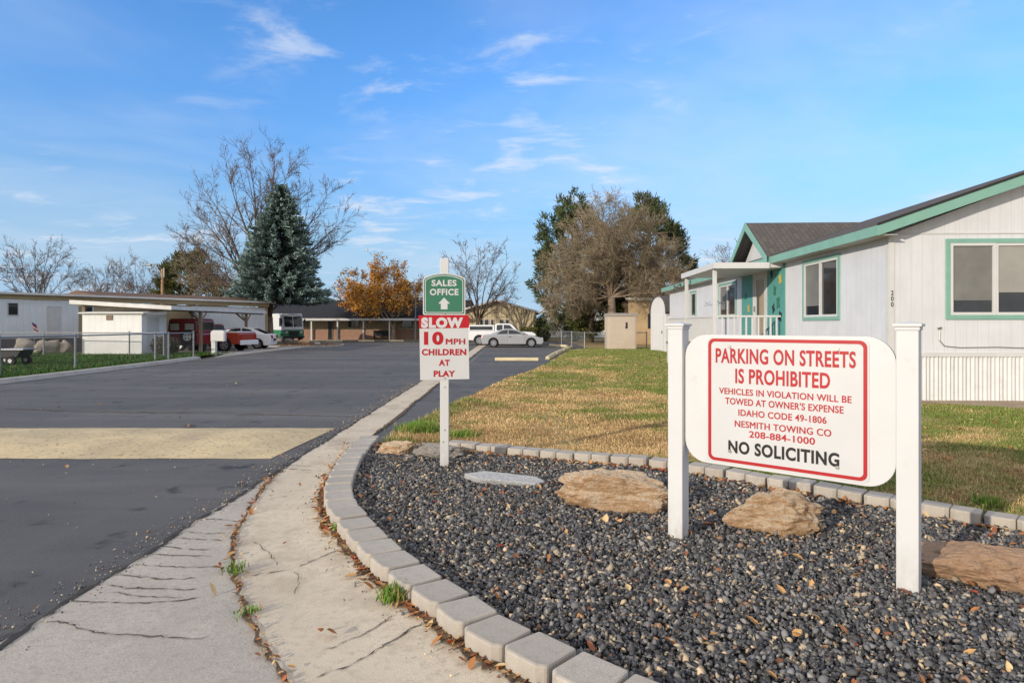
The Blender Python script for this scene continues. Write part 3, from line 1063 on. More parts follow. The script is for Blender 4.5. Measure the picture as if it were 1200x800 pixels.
az, tl = rng.uniform(0, 2 * PI, n), rng.normal(0, .45, n)
c_, s_ = np.cos(tl), np.sin(tl)
V = np.stack([V[..., 0] * c_[:, None] - V[..., 2] * s_[:, None], V[..., 1], V[..., 0] * s_[:, None] + V[..., 2] * c_[:, None]], 2)
c_, s_ = np.cos(az), np.sin(az)
V = np.stack([V[..., 0] * c_[:, None] - V[..., 1] * s_[:, None], V[..., 0] * s_[:, None] + V[..., 1] * c_[:, None], V[..., 2]], 2)
V += LP[:, None, :]
k = (np.arange(n) * 7)[:, None]
FI = (k + np.array([[0, 1, 6, 1, 2, 6, 2, 3, 6, 3, 4, 6, 4, 5, 6, 5, 0, 6]])).reshape(-1)
pal = np.array([(.40, .17, .06), (.52, .30, .12), (.30, .11, .05), (.58, .42, .22), (.42, .08, .04)])
C = np.repeat(pal[rng.choice(5, n, p=[.34, .26, .2, .15, .05])] * rng.uniform(.7, 1.2, (n, 1)), 7, axis=0)
stuff(np_mesh('fallen_leaves', V.reshape(-1, 3), FI, 3, M['leaf'], cols=C), 'dry brown and orange leaves scattered along the edging and on the gravel', 'leaves')
# ================================================================== PARKING SIGN
def cap_mesh(w):
    mb = MB()
    mb.box(-w / 2 - .006, -w / 2 - .006, -.02, w / 2 + .006, w / 2 + .006, 0)
    a, b = w / 2 + .016, w / 2 + .008
    mb.box(-a, -a, 0, a, a, .016)
    v = [(-b, -b, .016), (b, -b, .016), (b, b, .016), (-b, b, .016), (0, 0, .03)]
    mb.add(v, [(0, 1, 4), (1, 2, 4), (2, 3, 4), (3, 0, 4)])
    return mb


PL, PR = (1.14, 4.268), (2.168, 3.404)
span = math.hypot(PR[0] - PL[0], PR[1] - PL[1])
ang = math.atan2(PR[1] - PL[1], PR[0] - PL[0])
ps = thing('parking_sign', 'wide white parking notice sign with red lettering between two white posts', 'sign', (PL[0], PL[1], 0), ang)
PW = .105
for u in (0, span):
    mb = MB(); mb.box(u - PW / 2, -PW / 2, -.1, u + PW / 2, PW / 2, 1.488)
    o = mb.build('post', M['post'], ps, bevel=.004)
    mb = cap_mesh(PW); mb.xform(Matrix.Translation((u, 0, 1.488)))
    mb.build('post_cap', M['white'], o, bevel=.003)


def su(px):
    k = (px - CX) / F
    t = (k * PL[1] - PL[0]) / ((PR[0] - PL[0]) - k * (PR[1] - PL[1]))
    return t * span


def zsu(zx):                      # x in the 2.222x crop that starts at pixel 760
    return su(760 + zx / 2.2222)


b0, b1 = PW / 2 + .004, span - PW / 2 - .004
mb = MB(); mb.prism(rrect(b0, .585, b1, 1.432, .15, 10), -.016, .016)
board = mb.build('board', M['white'], ps, bevel=.003)
f0, f1, fz0, fz1 = zsu(155), zsu(577), .602, 1.418
mb = MB(); mb.prism(rrect(f0, fz0, f1, fz1, .035, 6), -.0195, -.0165)
face = mb.build('sign_face', M['signwhite'], ps)
mb = MB(); mb.ring(rrect(f0 + .010, fz0 + .010, f1 - .010, fz1 - .010, .04, 6), rrect(f0 + .030, fz0 + .030, f1 - .030, fz1 - .030, .026, 6), -.0215, -.0196)
mb.build('red_border', M['textred'], face)


def row(text, zx0, zx1, fr0, fr1, bold):
    hgt = fz1 - fz0
    return (text, zsu(zx0), zsu(zx1), fz1 - fr1 * hgt, fz1 - fr0 * hgt, bold)


lettering('red_lettering', [row('PARKING ON STREETS', 178, 542, .088, .207, .026), row('IS PROHIBITED', 229, 475, .245, .362, .026),
                            row('VEHICLES IN VIOLATION WILL BE', 187, 531, .402, .452, .019), row("TOWED AT OWNER'S EXPENSE", 203, 510, .476, .530, .019),
                            row('IDAHO CODE 49-1806', 237, 466, .562, .614, .019), row('NESMITH TOWING CO', 228, 478, .652, .702, .019),
                            row('208-884-1000', 265, 436, .722, .774, .019)], M['textred'], face, -.0197)
lettering('black_lettering', [row('NO SOLICITING', 211, 499, .812, .912, .036)], M['black'], face, -.0197)
for zx, zf in ((214, .075), (494, .075), (215, .90), (494, .915)):
    mb = MB(); mb.tube([(zsu(zx), -.0196, fz1 - zf * (fz1 - fz0)), (zsu(zx), -.027, fz1 - zf * (fz1 - fz0))], .0105, 10)
    mb.build('bolt', M['bolt'], face)

# ================================================================== SPEED / OFFICE SIGN
YS = 6.415
XS = PX(521, YS)
ss = thing('speed_sign', 'white post carrying a green SALES OFFICE panel above a red and white SLOW panel', 'sign', (XS, YS, 0), math.radians(3))
pw = .088
mb = MB(); mb.box(-pw / 2, -pw / 2, -.1, pw / 2, pw / 2, 2.175)
post = mb.build('post', M['post'], ss, bevel=.004)
for zz_ in (.42, .86, .30):
    mb = MB(); mb.tube([(.006 if zz_ != .3 else -.01, -pw / 2 + .001, zz_), (.006 if zz_ != .3 else -.01, -pw / 2 - .003, zz_)], .007, 8)
    mb.build('screw', M['bolt'], post)
YF = YS - pw / 2


def qx(zx):
    return PX(340 + zx / 5, YF) - XS


def qz(zy):
    return PZ(290 + zy / 5, YF)


yf = -pw / 2
# green arched panel


def arch(x0, x1, z0, zs, zt, r, n=14):
    pts = [(x0 + r, z0), (x1 - r, z0)]
    pts += [(x1 - r + r * math.cos(a), z0 + r + r * math.sin(a)) for a in np.linspace(-PI / 2, 0, 5)][1:]
    m = (x0 + x1) / 2
    hw = (x1 - x0) / 2
    pts += [(m + hw * math.cos(a), zs + (zt - zs) * math.sin(a) ** .9) for a in np.linspace(.0, PI, n)]
    pts += [(x0 + r - r * math.cos(a), z0 + r - r * math.sin(a)) for a in np.linspace(0, PI / 2, 5)][:-1]
    return pts


def soft_arch(x0, x1, z0, z1, rise):
    """flat bottom, shoulders with small radius, shallow arched top"""
    pts = [(x0 + .015, z0), (x1 - .015, z0), (x1 - .004, z0 + .004), (x1, z0 + .015)]
    sh = z1 - rise
    pts += [(x1, sh - .03), (x1 - .004, sh - .012)]
    m, hw = (x0 + x1) / 2, (x1 - x0) / 2
    for k in range(13):
        t = 1 - k / 6
        pts.append((m + t * (hw - .014), sh + rise * (1 - t * t)))
    pts += [(x0 + .004, sh - .012), (x0, sh - .03), (x0, z0 + .015), (x0 + .004, z0 + .004)]
    return pts


gx0, gx1, gz0, gz1 = qx(778), qx(1025), qz(395), qz(150)
mb = MB(); mb.prism(soft_arch(gx0, gx1, gz0, gz1, .045), yf - .006, yf)
gp = mb.build('office_panel', M['signwhite'], ss)
mb = MB(); mb.prism(soft_arch(gx0 + .012, gx1 - .012, gz0 + .012, gz1 - .012, .042), yf - .008, yf - .0062)
mb.build('green_field', M['signgreen'], gp)
mb = MB(); mb.ring(soft_arch(gx0 + .022, gx1 - .022, gz0 + .022, gz1 - .022, .040), soft_arch(gx0 + .029, gx1 - .029, gz0 + .029, gz1 - .029, .038), yf - .0098, yf - .0082)
mb.build('white_border', M['signwhite'], gp)
lettering('lettering', [('SALES', qx(828), qx(974), qz(227), qz(190), .035), ('OFFICE', qx(818), qx(985), qz(280), qz(242), .035)], M['signwhite'], gp, yf - .0082)
mb = MB(); mb.prism([(qx(882), qz(362)), (qx(921), qz(362)), (qx(921), qz(329)), (qx(936), qz(329)), (qx(901), qz(293)), (qx(867), qz(329)), (qx(882), qz(329))], yf - .010, yf - .0082)
mb.build('arrow', M['signwhite'], gp)
for zy in (158, 386):
    mb = MB(); mb.tube([(0, yf - .006, qz(zy)), (0, yf - .012, qz(zy))], .006, 8); mb.build('screw', M['bolt'], gp)
# speed panel
wx0, wx1 = qx(762), qx(1046)
mb = MB(); mb.prism([(wx0, qz(775)), (wx1 + .004, qz(770)), (wx1 - .006, qz(470)), (wx0 - .008, qz(470))], yf - .006, yf - .001)
sp = mb.build('speed_panel', M['signwhite'], ss)
mb = MB(); mb.prism([(qx(757), qz(474)), (qx(752), qz(398)), (qx(1043), qz(396)), (qx(1050), qz(430)), (qx(1046), qz(470))], yf - .009, yf - .0062)
rb = mb.build('red_banner', M['signred'], sp)
lettering('slow_lettering', [('SLOW', qx(768), qx(1012), qz(472), qz(409), .07)], M['signwhite'], rb, yf - .0092)
lettering('red_lettering', [('10', qx(784), qx(897), qz(570), qz(492), .05), ('MPH', qx(912), qx(1022), qz(566), qz(534), .035), ('CHILDREN', qx(771), qx(1030), qz(631), qz(593), .04),
                            ('AT', qx(870), qx(934), qz(692), qz(656), .04), ('PLAY', qx(840), qx(965), qz(756), qz(720), .04)], M['textred'], sp, yf - .0063)
for zx, zy in ((905, 388), (905, 764)):
    mb = MB(); mb.tube([(qx(zx), yf - .006, qz(zy)), (qx(zx), yf - .0125, qz(zy))], .006, 8); mb.build('screw', M['bolt'], sp)

# ================================================================== RIGHT HOUSE
hs = thing('mobile_home', 'white mobile home with teal trim, brown shingle roof and small entry gable', 'house', (7.2, 11.9, 0), math.radians(-2.5))
LEN, WID = 20.0, 8.0
SL = .35


def rz(x):          # roof underside over the gable wall
    return 3.24 + SL * (x + .35) if x <= 4 else 3.24 + SL * (8.35 - x)


# gable wall (front), split at the window opening
WX0, WX1, WZ0, WZ1 = 1.13, 2.80, 1.68, 3.04
mb = MB()
mb.prism([(0, .90), (WX0, .90), (WX0, rz(WX0)), (0, rz(0))], 0, .1)
mb.prism([(WX1, .90), (8, .90), (8, rz(8)), (4, rz(4)), (WX1, rz(WX1))], 0, .1)
mb.prism([(WX0, .90), (WX1, .90), (WX1, WZ0), (WX0, WZ0)], 0, .1)
mb.prism([(WX0, WZ1), (WX1, WZ1), (WX1, rz(WX1)), (WX0, rz(WX0))], 0, .1)
gw = mb.build('gable_wall', M['siding_x'], hs)
# long wall with openings (y ranges, z ranges)
ops = [(2.0, 3.78, 1.68, 3.0), (6.36, 7.44, .90, 3.02), (9.25, 11.15, 1.80, 2.9), (14.65, 15.55, 1.85, 2.86)]
mb = MB()
y = .1
for (a, b, c, d) in ops:
    mb.box(0, y, .90, .1, a, 3.24)
    if c > .91:
        mb.box(0, a, .90, .1, b, c)
    mb.box(0, a, d, .1, b, 3.24)
    y = b
mb.box(0, y, .90, .1, LEN, 3.24)
mb.build('long_wall', M['siding_y'], hs)
mb = MB(); mb.box(.1, LEN - .1, .9, 8, LEN, 3.24); mb.box(7.9, .1, .9, 8, LEN - .1, 3.24)
mb.build('rear_wall', M['siding_x'], hs)
# corner trim
mb = MB(); mb.box(-.014, -.014, .92, .10, -.001, 3.2); mb.box(-.014, -.0005, .92, -.001, .10, 3.2)
mb.build('corner_trim', M['white2'], hs)
mb = MB(); mb.box(.102, -.014, 3.215, 8, -.001, 3.245); mb.box(.0, -.022, .885, 8.0, -.001, .965); mb.box(-.022, -.022, .885, -.001, LEN, .965)
mb.build('trim_band', M['white2'], hs)
# corrugated skirting


def corrug(L, axis, z0, z1, per=.075, amp=.012):
    mb = MB()
    n = int(L / per * 4)
    prof = []
    for i in range(n + 1):
        t = i / 4 % 1
        prof.append((i * per / 4, amp * (1 if t in (.25, .5) else -1) * (1.6 if (i // 4) % 3 == 0 else 1)))
    vs = []
    for s, a in prof:
        for z in (z0, z1):
            vs.append((s, a, z) if axis == 'x' else (a, s, z))
    mb.add(vs, [(2 * i, 2 * i + 2, 2 * i + 3, 2 * i + 1) for i in range(n)])
    return mb


mb = corrug(8, 'x', .04, .885)
mb.build('skirting', M['skirt'], hs)
mb = corrug(LEN, 'y', .04, .885)
mb.build('skirting', M['skirt'], hs)
mb = MB(); mb.box(.05, .03, 0, 7.95, LEN, .88); mb.build('foundation', M['plastic'], hs)


def window(parent, axis, a0, a1, z0, z1, n=2, trim='teal', kinds=('screen', 'glass')):
    """axis 'x': wall in the xz plane facing -y; 'y': wall in the yz plane facing -x; trim casing proud of the wall"""
    ax = 'y' if axis == 'x' else 'x'
    mb = MB()
    t = .085
    if trim:
        mb.ring([(a0 - t, z0 - t), (a1 + t, z0 - t), (a1 + t, z1 + t), (a0 - t, z1 + t)], [(a0, z0), (a1, z0), (a1, z1), (a0, z1)], -.03, -.002, ax)
        w = mb.build('window', M[trim], parent, bevel=.004)
    else:
        mb.ring([(a0 - .03, z0 - .03), (a1 + .03, z0 - .03), (a1 + .03, z1 + .03), (a0 - .03, z1 + .03)], [(a0, z0), (a1, z0), (a1, z1), (a0, z1)], -.02, -.002, ax)
        w = mb.build('window', M['white'], parent)
    fw = .05
    step = (a1 - a0) / n
    mb = MB()
    for k in range(n):
        c0, c1 = a0 + k * step, a0 + (k + 1) * step
        mb.ring([(c0, z0), (c1, z0), (c1, z1), (c0, z1)], [(c0 + fw, z0 + fw), (c1 - fw, z0 + fw), (c1 - fw, z1 - fw), (c0 + fw, z1 - fw)], -.026 + .008 * (k % 2), .03, ax)
    mb.build('frame', M['white'], w)
    for k in range(n):
        c0, c1 = a0 + k * step + fw, a0 + (k + 1) * step - fw
        kd = kinds[k % len(kinds)]
        mb = MB()
        y0 = .012
        if kd in ('blind', 'screen'):
            zb = z0 + fw + (z1 - z0 - 2 * fw) * (.30 if kd == 'blind' else .18)
            if axis == 'x':
                mb.box(c0, y0 - .004, zb, c1, y0 + .01, z1 - fw)
            else:
                mb.box(y0 - .004, c0, zb, y0 + .01, c1, z1 - fw)
            mb.build('blind', M[kd], w)
            mb = MB()
        if axis == 'x':
            mb.box(c0, y0 + .001, z0 + fw, c1, y0 + .012, z1 - fw)
        else:
            mb.box(y0 + .001, c0, z0 + fw, y0 + .012, c1, z1 - fw)
        mb.build('pane', M['glass'], w)
    return w


window(hs, 'x', WX0, WX1, WZ0, WZ1, 2, 'teal', ('screen', 'blind'))
window(hs, 'y', 2.0, 3.78, 1.68, 3.0, 2, 'teal', ('glass', 'screen'))
window(hs, 'y', 9.25, 11.15, 1.80, 2.9, 2, 'teal', ('glass', 'screen'))
window(hs, 'y', 14.65, 15.55, 1.85, 2.86, 1, 'teal', ('glass',))
# teal entrance panel round the door
mb = MB(); mb.box(-.02, 5.0, .97, -.002, 6.30, 3.2); mb.box(-.02, 7.50, .97, -.002, 8.6, 3.2); mb.box(-.02, 6.30, 3.08, -.002, 7.5, 3.2)
mb.build('entrance_panel', M['tealpanel'], hs)
mb = MB(); mb.ring([(6.30, .92), (7.50, .92), (7.50, 3.08), (6.30, 3.08)], [(6.40, .94), (7.40, .94), (7.40, 2.98), (6.40, 2.98)], -.035, .05, 'x')
dr = mb.build('door', M['white2'], hs)
mb = MB(); mb.ring([(6.40, .94), (7.40, .94), (7.40, 2.98), (6.40, 2.98)], [(6.56, 1.15), (7.24, 1.15), (7.24, 2.85), (6.56, 2.85)], -.02, .02, 'x')
mb.build('frame', M['white'], dr)
mb = MB(); mb.box(-.004, 6.56, 1.15, .012, 7.24, 2.85); mb.build('pane', M['doorglass'], dr)
mb = MB(); mb.tube([(-.03, 7.30, 1.9), (-.06, 7.30, 1.9), (-.06, 7.30, 2.04), (-.03, 7.30, 2.04)], .012, 8); mb.build('handle', M['plastic'], dr)
# metal leaf and butterfly ornaments beside the door
for (yy, zz_, s, r_, k) in ((5.3, 2.75, .16, .4, 'yellow'), (5.7, 2.45, .17, -.3, 'signgreen'), (5.45, 2.1, .2, .2, 'signgreen'), (5.8, 1.95, .15, .9, 'plastic'), (5.3, 1.72, .17, -.5, 'plastic'), (7.9, 2.0, .15, .3, 'yellow'), (5.95, 2.95, .14, 1, 'plastic'), (8.2, 2.4, .13, 0, 'signgreen')):
    pts = []
    for i in range(24):
        a = 2 * PI * i / 24
        q = s * (.35 + .65 * abs(math.sin(a * 2 + r_)))
        pts.append((yy + q * math.cos(a) * .7, zz_ + q * math.sin(a)))
    mb = MB(); mb.prism(pts, -.034, -.026, 'x'); mb.build('wall_ornament', M[k], hs)

# roof: two slopes (with thickness), eave and rake fascia
XE = -.35


def top(x):
    return 3.375 + SL * (x - XE) if x <= 4 else 3.375 + SL * (8.35 - x)


mb = MB()
th = .07
mb.add([(XE, -.30, top(XE)), (4, -.30, top(4)), (4, LEN + .3, top(4)), (XE, LEN + .3, top(XE)),
        (XE, -.30, top(XE) - th), (4, -.30, top(4) - th), (4, LEN + .3, top(4) - th), (XE, LEN + .3, top(XE) - th)],
       [(0, 1, 2, 3), (4, 7, 6, 5), (0, 4, 5, 1), (2, 6, 7, 3), (0, 3, 7, 4)])
mb.add([(8.35, -.30, top(8.35)), (4, -.30, top(4)), (4, LEN + .3, top(4)), (8.35, LEN + .3, top(8.35)),
        (8.35, -.30, top(8.35) - th), (4, -.30, top(4) - th), (4, LEN + .3, top(4) - th), (8.35, LEN + .3, top(8.35) - th)],
       [(0, 3, 2, 1), (4, 5, 6, 7), (0, 1, 5, 4), (2, 3, 7, 6), (0, 4, 7, 3)])
roof = mb.build('roof', M['shingle'], hs)
# dark shingle edge at the rake
mb = MB()
mb.add([(XE - .03, -.345, top(XE) - .03), (4, -.345, top(4) - .03), (4, -.345, top(4) + .012), (XE - .03, -.345, top(XE) + .012),
        (XE - .03, -.302, top(XE) - .03), (4, -.302, top(4) - .03), (4, -.302, top(4) + .012), (XE - .03, -.302, top(XE) + .012)],
       [(0, 1, 2, 3), (4, 7, 6, 5), (3, 2, 6, 7), (0, 4, 5, 1), (0, 3, 7, 4)])
mb.build('roof_edge', M['roofedge'], roof)
# rake fascia board
mb = MB()
fh = .19
for sgn in (0, 1):
    xa, xb = (XE - .02, 4) if sgn == 0 else (8.37, 4)
    za, zb = top(XE if sgn == 0 else 8.35) - .033, top(4) - .033
    mb.add([(xa, -.33, za), (xb, -.33, zb), (xb, -.33, zb - fh), (xa, -.33, za - fh), (xa, -.305, za), (xb, -.305, zb), (xb, -.305, zb - fh), (xa, -.305, za - fh)],
           [(0, 3, 2, 1), (4, 5, 6, 7), (0, 1, 5, 4), (3, 7, 6, 2), (0, 4, 7, 3), (1, 2, 6, 5)])
mb.build('rake_fascia', M['teal'], hs, bevel=.004)
mb = MB(); mb.box(XE - .022, -.304, 3.16, XE - .002, LEN + .3, 3.35)
mb.build('eave_fascia', M['teal'], hs, bevel=.004)
mb = MB(); mb.box(XE, -.30, 3.165, -.003, LEN + .3, 3.18)
mb.add([(0, -.30, 3.18 + .04), (4, -.30, top(4) - .16), (4, -.002, top(4) - .16), (0, -.002, 3.18 + .04)], [(0, 1, 2, 3)])
mb.build('soffit', M['soffit'], hs)
# entry gable
yc, hw, zp, zb = 6.9, 1.72, 4.56, 3.39
xf = XE - .10
xr = XE + (zp - 3.375) / SL
mb = MB()
for s in (-1, 1):
    a, b, c, d = (xf, yc, zp), (xf, yc + s * hw, zb), (XE, yc + s * hw, zb - .005), (xr, yc, zp)
    lo = [(p[0], p[1], p[2] - .06) for p in (a, b, c, d)]
    vs = [a, b, c, d] + lo
    mb.add(vs, [(0, 1, 2, 3), (4, 7, 6, 5), (0, 4, 5, 1), (1, 5, 6, 2)])
mb.build('entry_gable_roof', M['shingle'], hs)
mb = MB()
for s in (-1, 1):
    a0_, b0_ = Vector((0, yc, zp + .01)), Vector((0, yc + s * (hw + .05), zb - .03))
    dz = Vector((0, 0, -.24))
    q = [a0_, b0_, b0_ + dz * .8, a0_ + dz]
    vs = [(xf - .025, p.y, p.z) for p in q] + [(xf - .002, p.y, p.z) for p in q]
    mb.add(vs, [(0, 1, 2, 3), (4, 7, 6, 5), (0, 4, 5, 1), (1, 5, 6, 2), (2, 6, 7, 3), (3, 7, 4, 0)])
mb.build('entry_gable_fascia', M['teal'], hs)
mb = MB(); mb.prism([(yc - hw + .15, 3.2), (yc + hw - .15, 3.2), (yc, zp - .16)], -.06, .3, 'x')
mb.build('entry_gable_wall', M['white2'], hs)
# porch: canopy, posts, deck, railing
mb = MB(); mb.box(-1.88, 5.1, 3.05, -.02, 8.9, 3.17)
can = mb.build('porch_canopy', M['white'], hs, bevel=.01)
mb = MB(); mb.box(-1.915, 5.065, 3.03, -1.885, 8.935, 3.19); mb.box(-1.884, 5.065, 3.03, -.4, 5.095, 3.19)
mb.build('gutter', M['white'], can)
for (xx, yy) in ((-1.80, 5.35), (-1.80, 8.65)):
    mb = MB(); mb.box(xx - .05, yy - .05, .85, xx + .05, yy + .05, 3.05); mb.build('porch_post', M['white'], hs, bevel=.005)
mb = MB(); mb.box(-1.88, 5.1, .78, -.025, 11.6, .86)
dk = mb.build('porch_deck', M['wood'], hs)
mb = MB(); mb.box(-1.85, 5.14, .03, -.03, 5.16, .779); mb.box(-1.85, 5.165, .03, -1.83, 11.55, .779)
mb.build('deck_skirt', M['white2'], dk)
rl = MB()
rl.box(-1.75, 5.24, 1.70, -.03, 5.31, 1.75); rl.box(-1.75, 5.255, .95, -.03, 5.295, .99)
x = -1.62
while x < -.1:
    rl.box(x - .022, 5.26, .99, x + .022, 5.29, 1.70); x += .165
rl.box(-1.835, 8.70, 1.70, -1.765, 11.5, 1.75); rl.box(-1.82, 8.70, .95, -1.78, 11.5, .99)
rl.box(-1.835, 5.40, 1.70, -1.765, 8.60, 1.75); rl.box(-1.82, 5.40, .95, -1.78, 8.60, .99)
y = 5.6
while y < 11.5:
    rl.box(-1.815, y - .022, .99, -1.785, y + .022, 1.70); y += .19
rl.box(-1.85, 11.45, .86, -1.75, 11.55, 1.8)
rl.build('porch_railing', M['white'], hs)
mb = MB()
for k in range(4):
    mb.box(-1.3, 5.1 - .28 * (k + 1), .04, -.35, 5.1 - .28 * k - .002, .86 - .18 * (k + 1) + .02)
mb.build('porch_steps', M['wood'], hs)
# garland under the canopy eave (dry vine)
gv = MB()
for k in range(26):
    yy = 8.9 + k * .11
    zc = 2.98 - .12 * abs(math.sin(k * .7)) - .02
    gv.tube([(-1.6, yy, zc), (-1.6 + random.uniform(-.08, .08), yy + .1, zc + random.uniform(-.08, .08)), (-1.55, yy + .2, zc - .03)], .014, 4)
gv.build('garland', M['bark'], hs)
# house number, wall cable
lettering('house_number', [('2', .030, .080, 2.055, 2.145, .02), ('0', .030, .080, 1.945, 2.035, .02), ('0', .030, .080, 1.835, 1.925, .02)], M['black'], hs, -.0145)
mb = MB()
mb.tube([(.92, -.012, 1.42), (.94, -.014, 1.40), (.93, -.014, 1.20), (1.02, -.016, 1.09), (1.3, -.016, 1.06), (2.0, -.016, 1.07), (2.8, -.016, 1.045), (6, -.016, 1.05)], .009, 6)
mb.tube([(.90, -.014, 1.42), (.96, -.02, 1.44)], .02, 6)
mb.build('cable', M['bolt'], hs)
# ================================================================== SHEDS RIGHT OF CENTRE
# arched white shed
A = Vector((7.86, 35.3)); B = Vector((8.26, 33.3))
wv = (B - A).length
ar = thing('garden_shed', 'narrow white garden shed with arched front standing at the back end of the mobile home', 'shed', (A.x, A.y, 0), math.atan2(B.y - A.y, B.x - A.x))
pts = [(0, 0), (wv, 0)]
for k in range(15):
    a = PI * k / 14
    pts.append((wv / 2 + wv / 2 * math.cos(a), 2.05 + .98 * math.sin(a) ** .8))
mb = MB(); mb.prism(pts, 0, 1.8); mb.build('wall', M['white2'], ar)
o_ = [(p[0] * 1.06 - wv * .03, p[1] + .05) for p in pts[2:]]
i_ = [(p[0], p[1] + .004) for p in pts[2:]]
mb = MB(); mb.prism(o_ + i_[::-1], -.08, 1.9); mb.build('roof', M['shingle'], ar)
mb = MB(); mb.box(.35, -.03, .1, wv - .35, -.002, 2.1); d_ = mb.build('door', M['white'], ar, bevel=.01)
mb = MB(); mb.box(wv - .5, -.06, 1.0, wv - .45, -.031, 1.15); mb.build('handle', M['plastic'], d_)

# beige utility shed
ub = thing('utility_shed', 'small beige box shed with flat grey lid on the lawn by the chain link fence', 'shed', (PX(711.5, 36.5), 36.5, 0))
mb = MB(); mb.box(.04, 0, .0, 1.72, 1.3, 1.98); bw = mb.build('wall', M['beige'], ub, bevel=.02)
mb = MB(); mb.box(0, -.06, 1.981, 1.78, 1.4, 2.10); mb.box(.04, -.03, 2.101, 1.74, 1.36, 2.16); mb.build('lid', M['beigelid'], ub, bevel=.02)
mb = MB(); mb.box(.12, -.02, .06, 1.64, -.002, 1.9); dd = mb.build('door', M['beige'], ub, bevel=.008)
mb = MB(); mb.box(1.08, -.05, 1.28, 1.18, -.021, 1.62); mb.box(1.06, -.06, 1.26, 1.12, -.052, 1.38); mb.build('handle', M['plastic'], dd)

# tan house behind
th_ = thing('house', 'tan stucco house with white fascia and dark roof beyond the beige utility shed', 'house', (PX(737, 46), 46, 0))
mb = MB(); mb.box(0, 0, 0, 9, 8, 3.25); mb.build('wall', M['tanwall'], th_)
mb = MB(); mb.box(-.3, -.35, 3.26, 9.3, -.30, 3.46); mb.build('fascia', M['white2'], th_)
mb = MB(); mb.add([(-.3, -.3, 3.45), (9.3, -.3, 3.45), (8, 4, 4.6), (.2, 4, 4.6), (9.3, 8.3, 3.45), (-.3, 8.3, 3.45)], [(0, 1, 2, 3), (1, 4, 2), (4, 5, 3, 2), (5, 0, 3), (0, 5, 4, 1)])
mb.build('roof', M['shingle_dark'], th_)
mb = MB(); mb.box(1.4, -.04, 1.2, 2.6, -.003, 2.3); mb.build('window', M['glass'], th_)

# pale house far behind the pines
fh_ = thing('house', 'pale house half hidden by trees beyond the silver car', 'house', (PX(640, 72), 72, 0))
mb = MB(); mb.box(0, 0, 0, 9, 6, 2.6); mb.build('wall', M['trailer'], fh_)
mb = MB(); mb.prism([(-.4, 2.6), (6.4, 2.6), (3, 3.7)], -.3, 9.3, 'x'); mb.build('roof', M['roofwhite'], fh_)
mb = MB(); mb.box(3, -.03, .9, 4.2, -.003, 2); mb.box(6, -.03, .9, 7, -.003, 2); mb.build('window', M['glass'], fh_)


# ------------------------------------------------------------------ chain link fences
def chain_fence(label, pts, h, step, wire=.0025, cell=.11):
    """pts: polyline of posts ends; posts are placed every `step`"""
    f = thing('chain_link_fence', label, 'fence', (pts[0][0], pts[0][1], 0))
    ox, oy = pts[0]
    P_ = []
    for i in range(len(pts) - 1):
        a, b = Vector(pts[i]), Vector(pts[i + 1])
        L = (b - a).length
        n = max(1, round(L / step))
        for k in range(n + (1 if i == len(pts) - 2 else 0)):
            P_.append(a.lerp(b, k / n))
    for p in P_:
        mb = MB()
        mb.tube([(p.x - ox, p.y - oy, -.05), (p.x - ox, p.y - oy, h + .04)], .034, 8)
        mb.tube([(p.x - ox, p.y - oy, h + .04), (p.x - ox, p.y - oy, h + .085)], [.042, .012], 8)
        mb.build('post', M['steel'], f)
    for i in range(len(pts) - 1):
        a, b = Vector(pts[i]) - Vector((ox, oy)), Vector(pts[i + 1]) - Vector((ox, oy))
        mb = MB(); mb.tube([(a.x, a.y, h), (b.x, b.y, h)], .024, 8)
        mb.build('top_rail', M['steel'], f)
        L = (b - a).length
        d = (b - a) / L
        mb = MB()
        nseg = int((L + h) / cell)
        for k in range(nseg):
            for sg in (1, -1):
                s0 = k * cell - (h if sg == 1 else 0)
                s1 = s0 + h
                q0, q1 = max(s0, 0), min(s1, L)
                if q1 <= q0:
                    continue
                z0 = (q0 - s0) if sg == 1 else h - (q0 - s0)
                z1 = (q1 - s0) if sg == 1 else h - (q1 - s0)
                nrm_ = Vector((-d.y, d.x)) * .002 * sg
                p0, p1 = a + d * q0 + nrm_, a + d * q1 + nrm_
                mb.tube([(p0.x, p0.y, max(z0, .03)), (p1.x, p1.y, max(z1, .03))], wire, 3, caps=False)
        mb.build('chain_link', M['chain'], f, fix=False)
    return f


chain_fence('chain link fence along the kerb in front of the white shed', [(-13.95, 14.0), (-13.95, 19.9), (-13.8, 24.1), (-13.75, 26.9)], 1.14, 3.4)
chain_fence('chain link fence running back across the green lawn to the mobile home', [(-13.78, 25.0), (-15.2, 27.2), (-17.2, 28.0), (-21.2, 28.2), (-27, 28.2)], 1.12, 2.8)
chain_fence('low chain link fence behind the corner lawn, passing the beige utility shed', [(PX(658, 46), 46), (4.3, 36.9), (8.3, 38.4)], 1.0, 4.4)

# ------------------------------------------------------------------ left mobile home
tl_ = thing('mobile_home', 'long bluish white mobile home with tan band and flat white roof edge across the road', 'house', (-28.8, 27.67, 0), math.atan2(.866, .5))
# local x along the home, -y faces the road
LT = 21.5


def wloc(px):       # local x of a pixel on the front wall plane
    k = (px - CX) / F
    ox, oy = -28.8, 27.67
    return (k * oy - ox) / (.5 - k * .866)


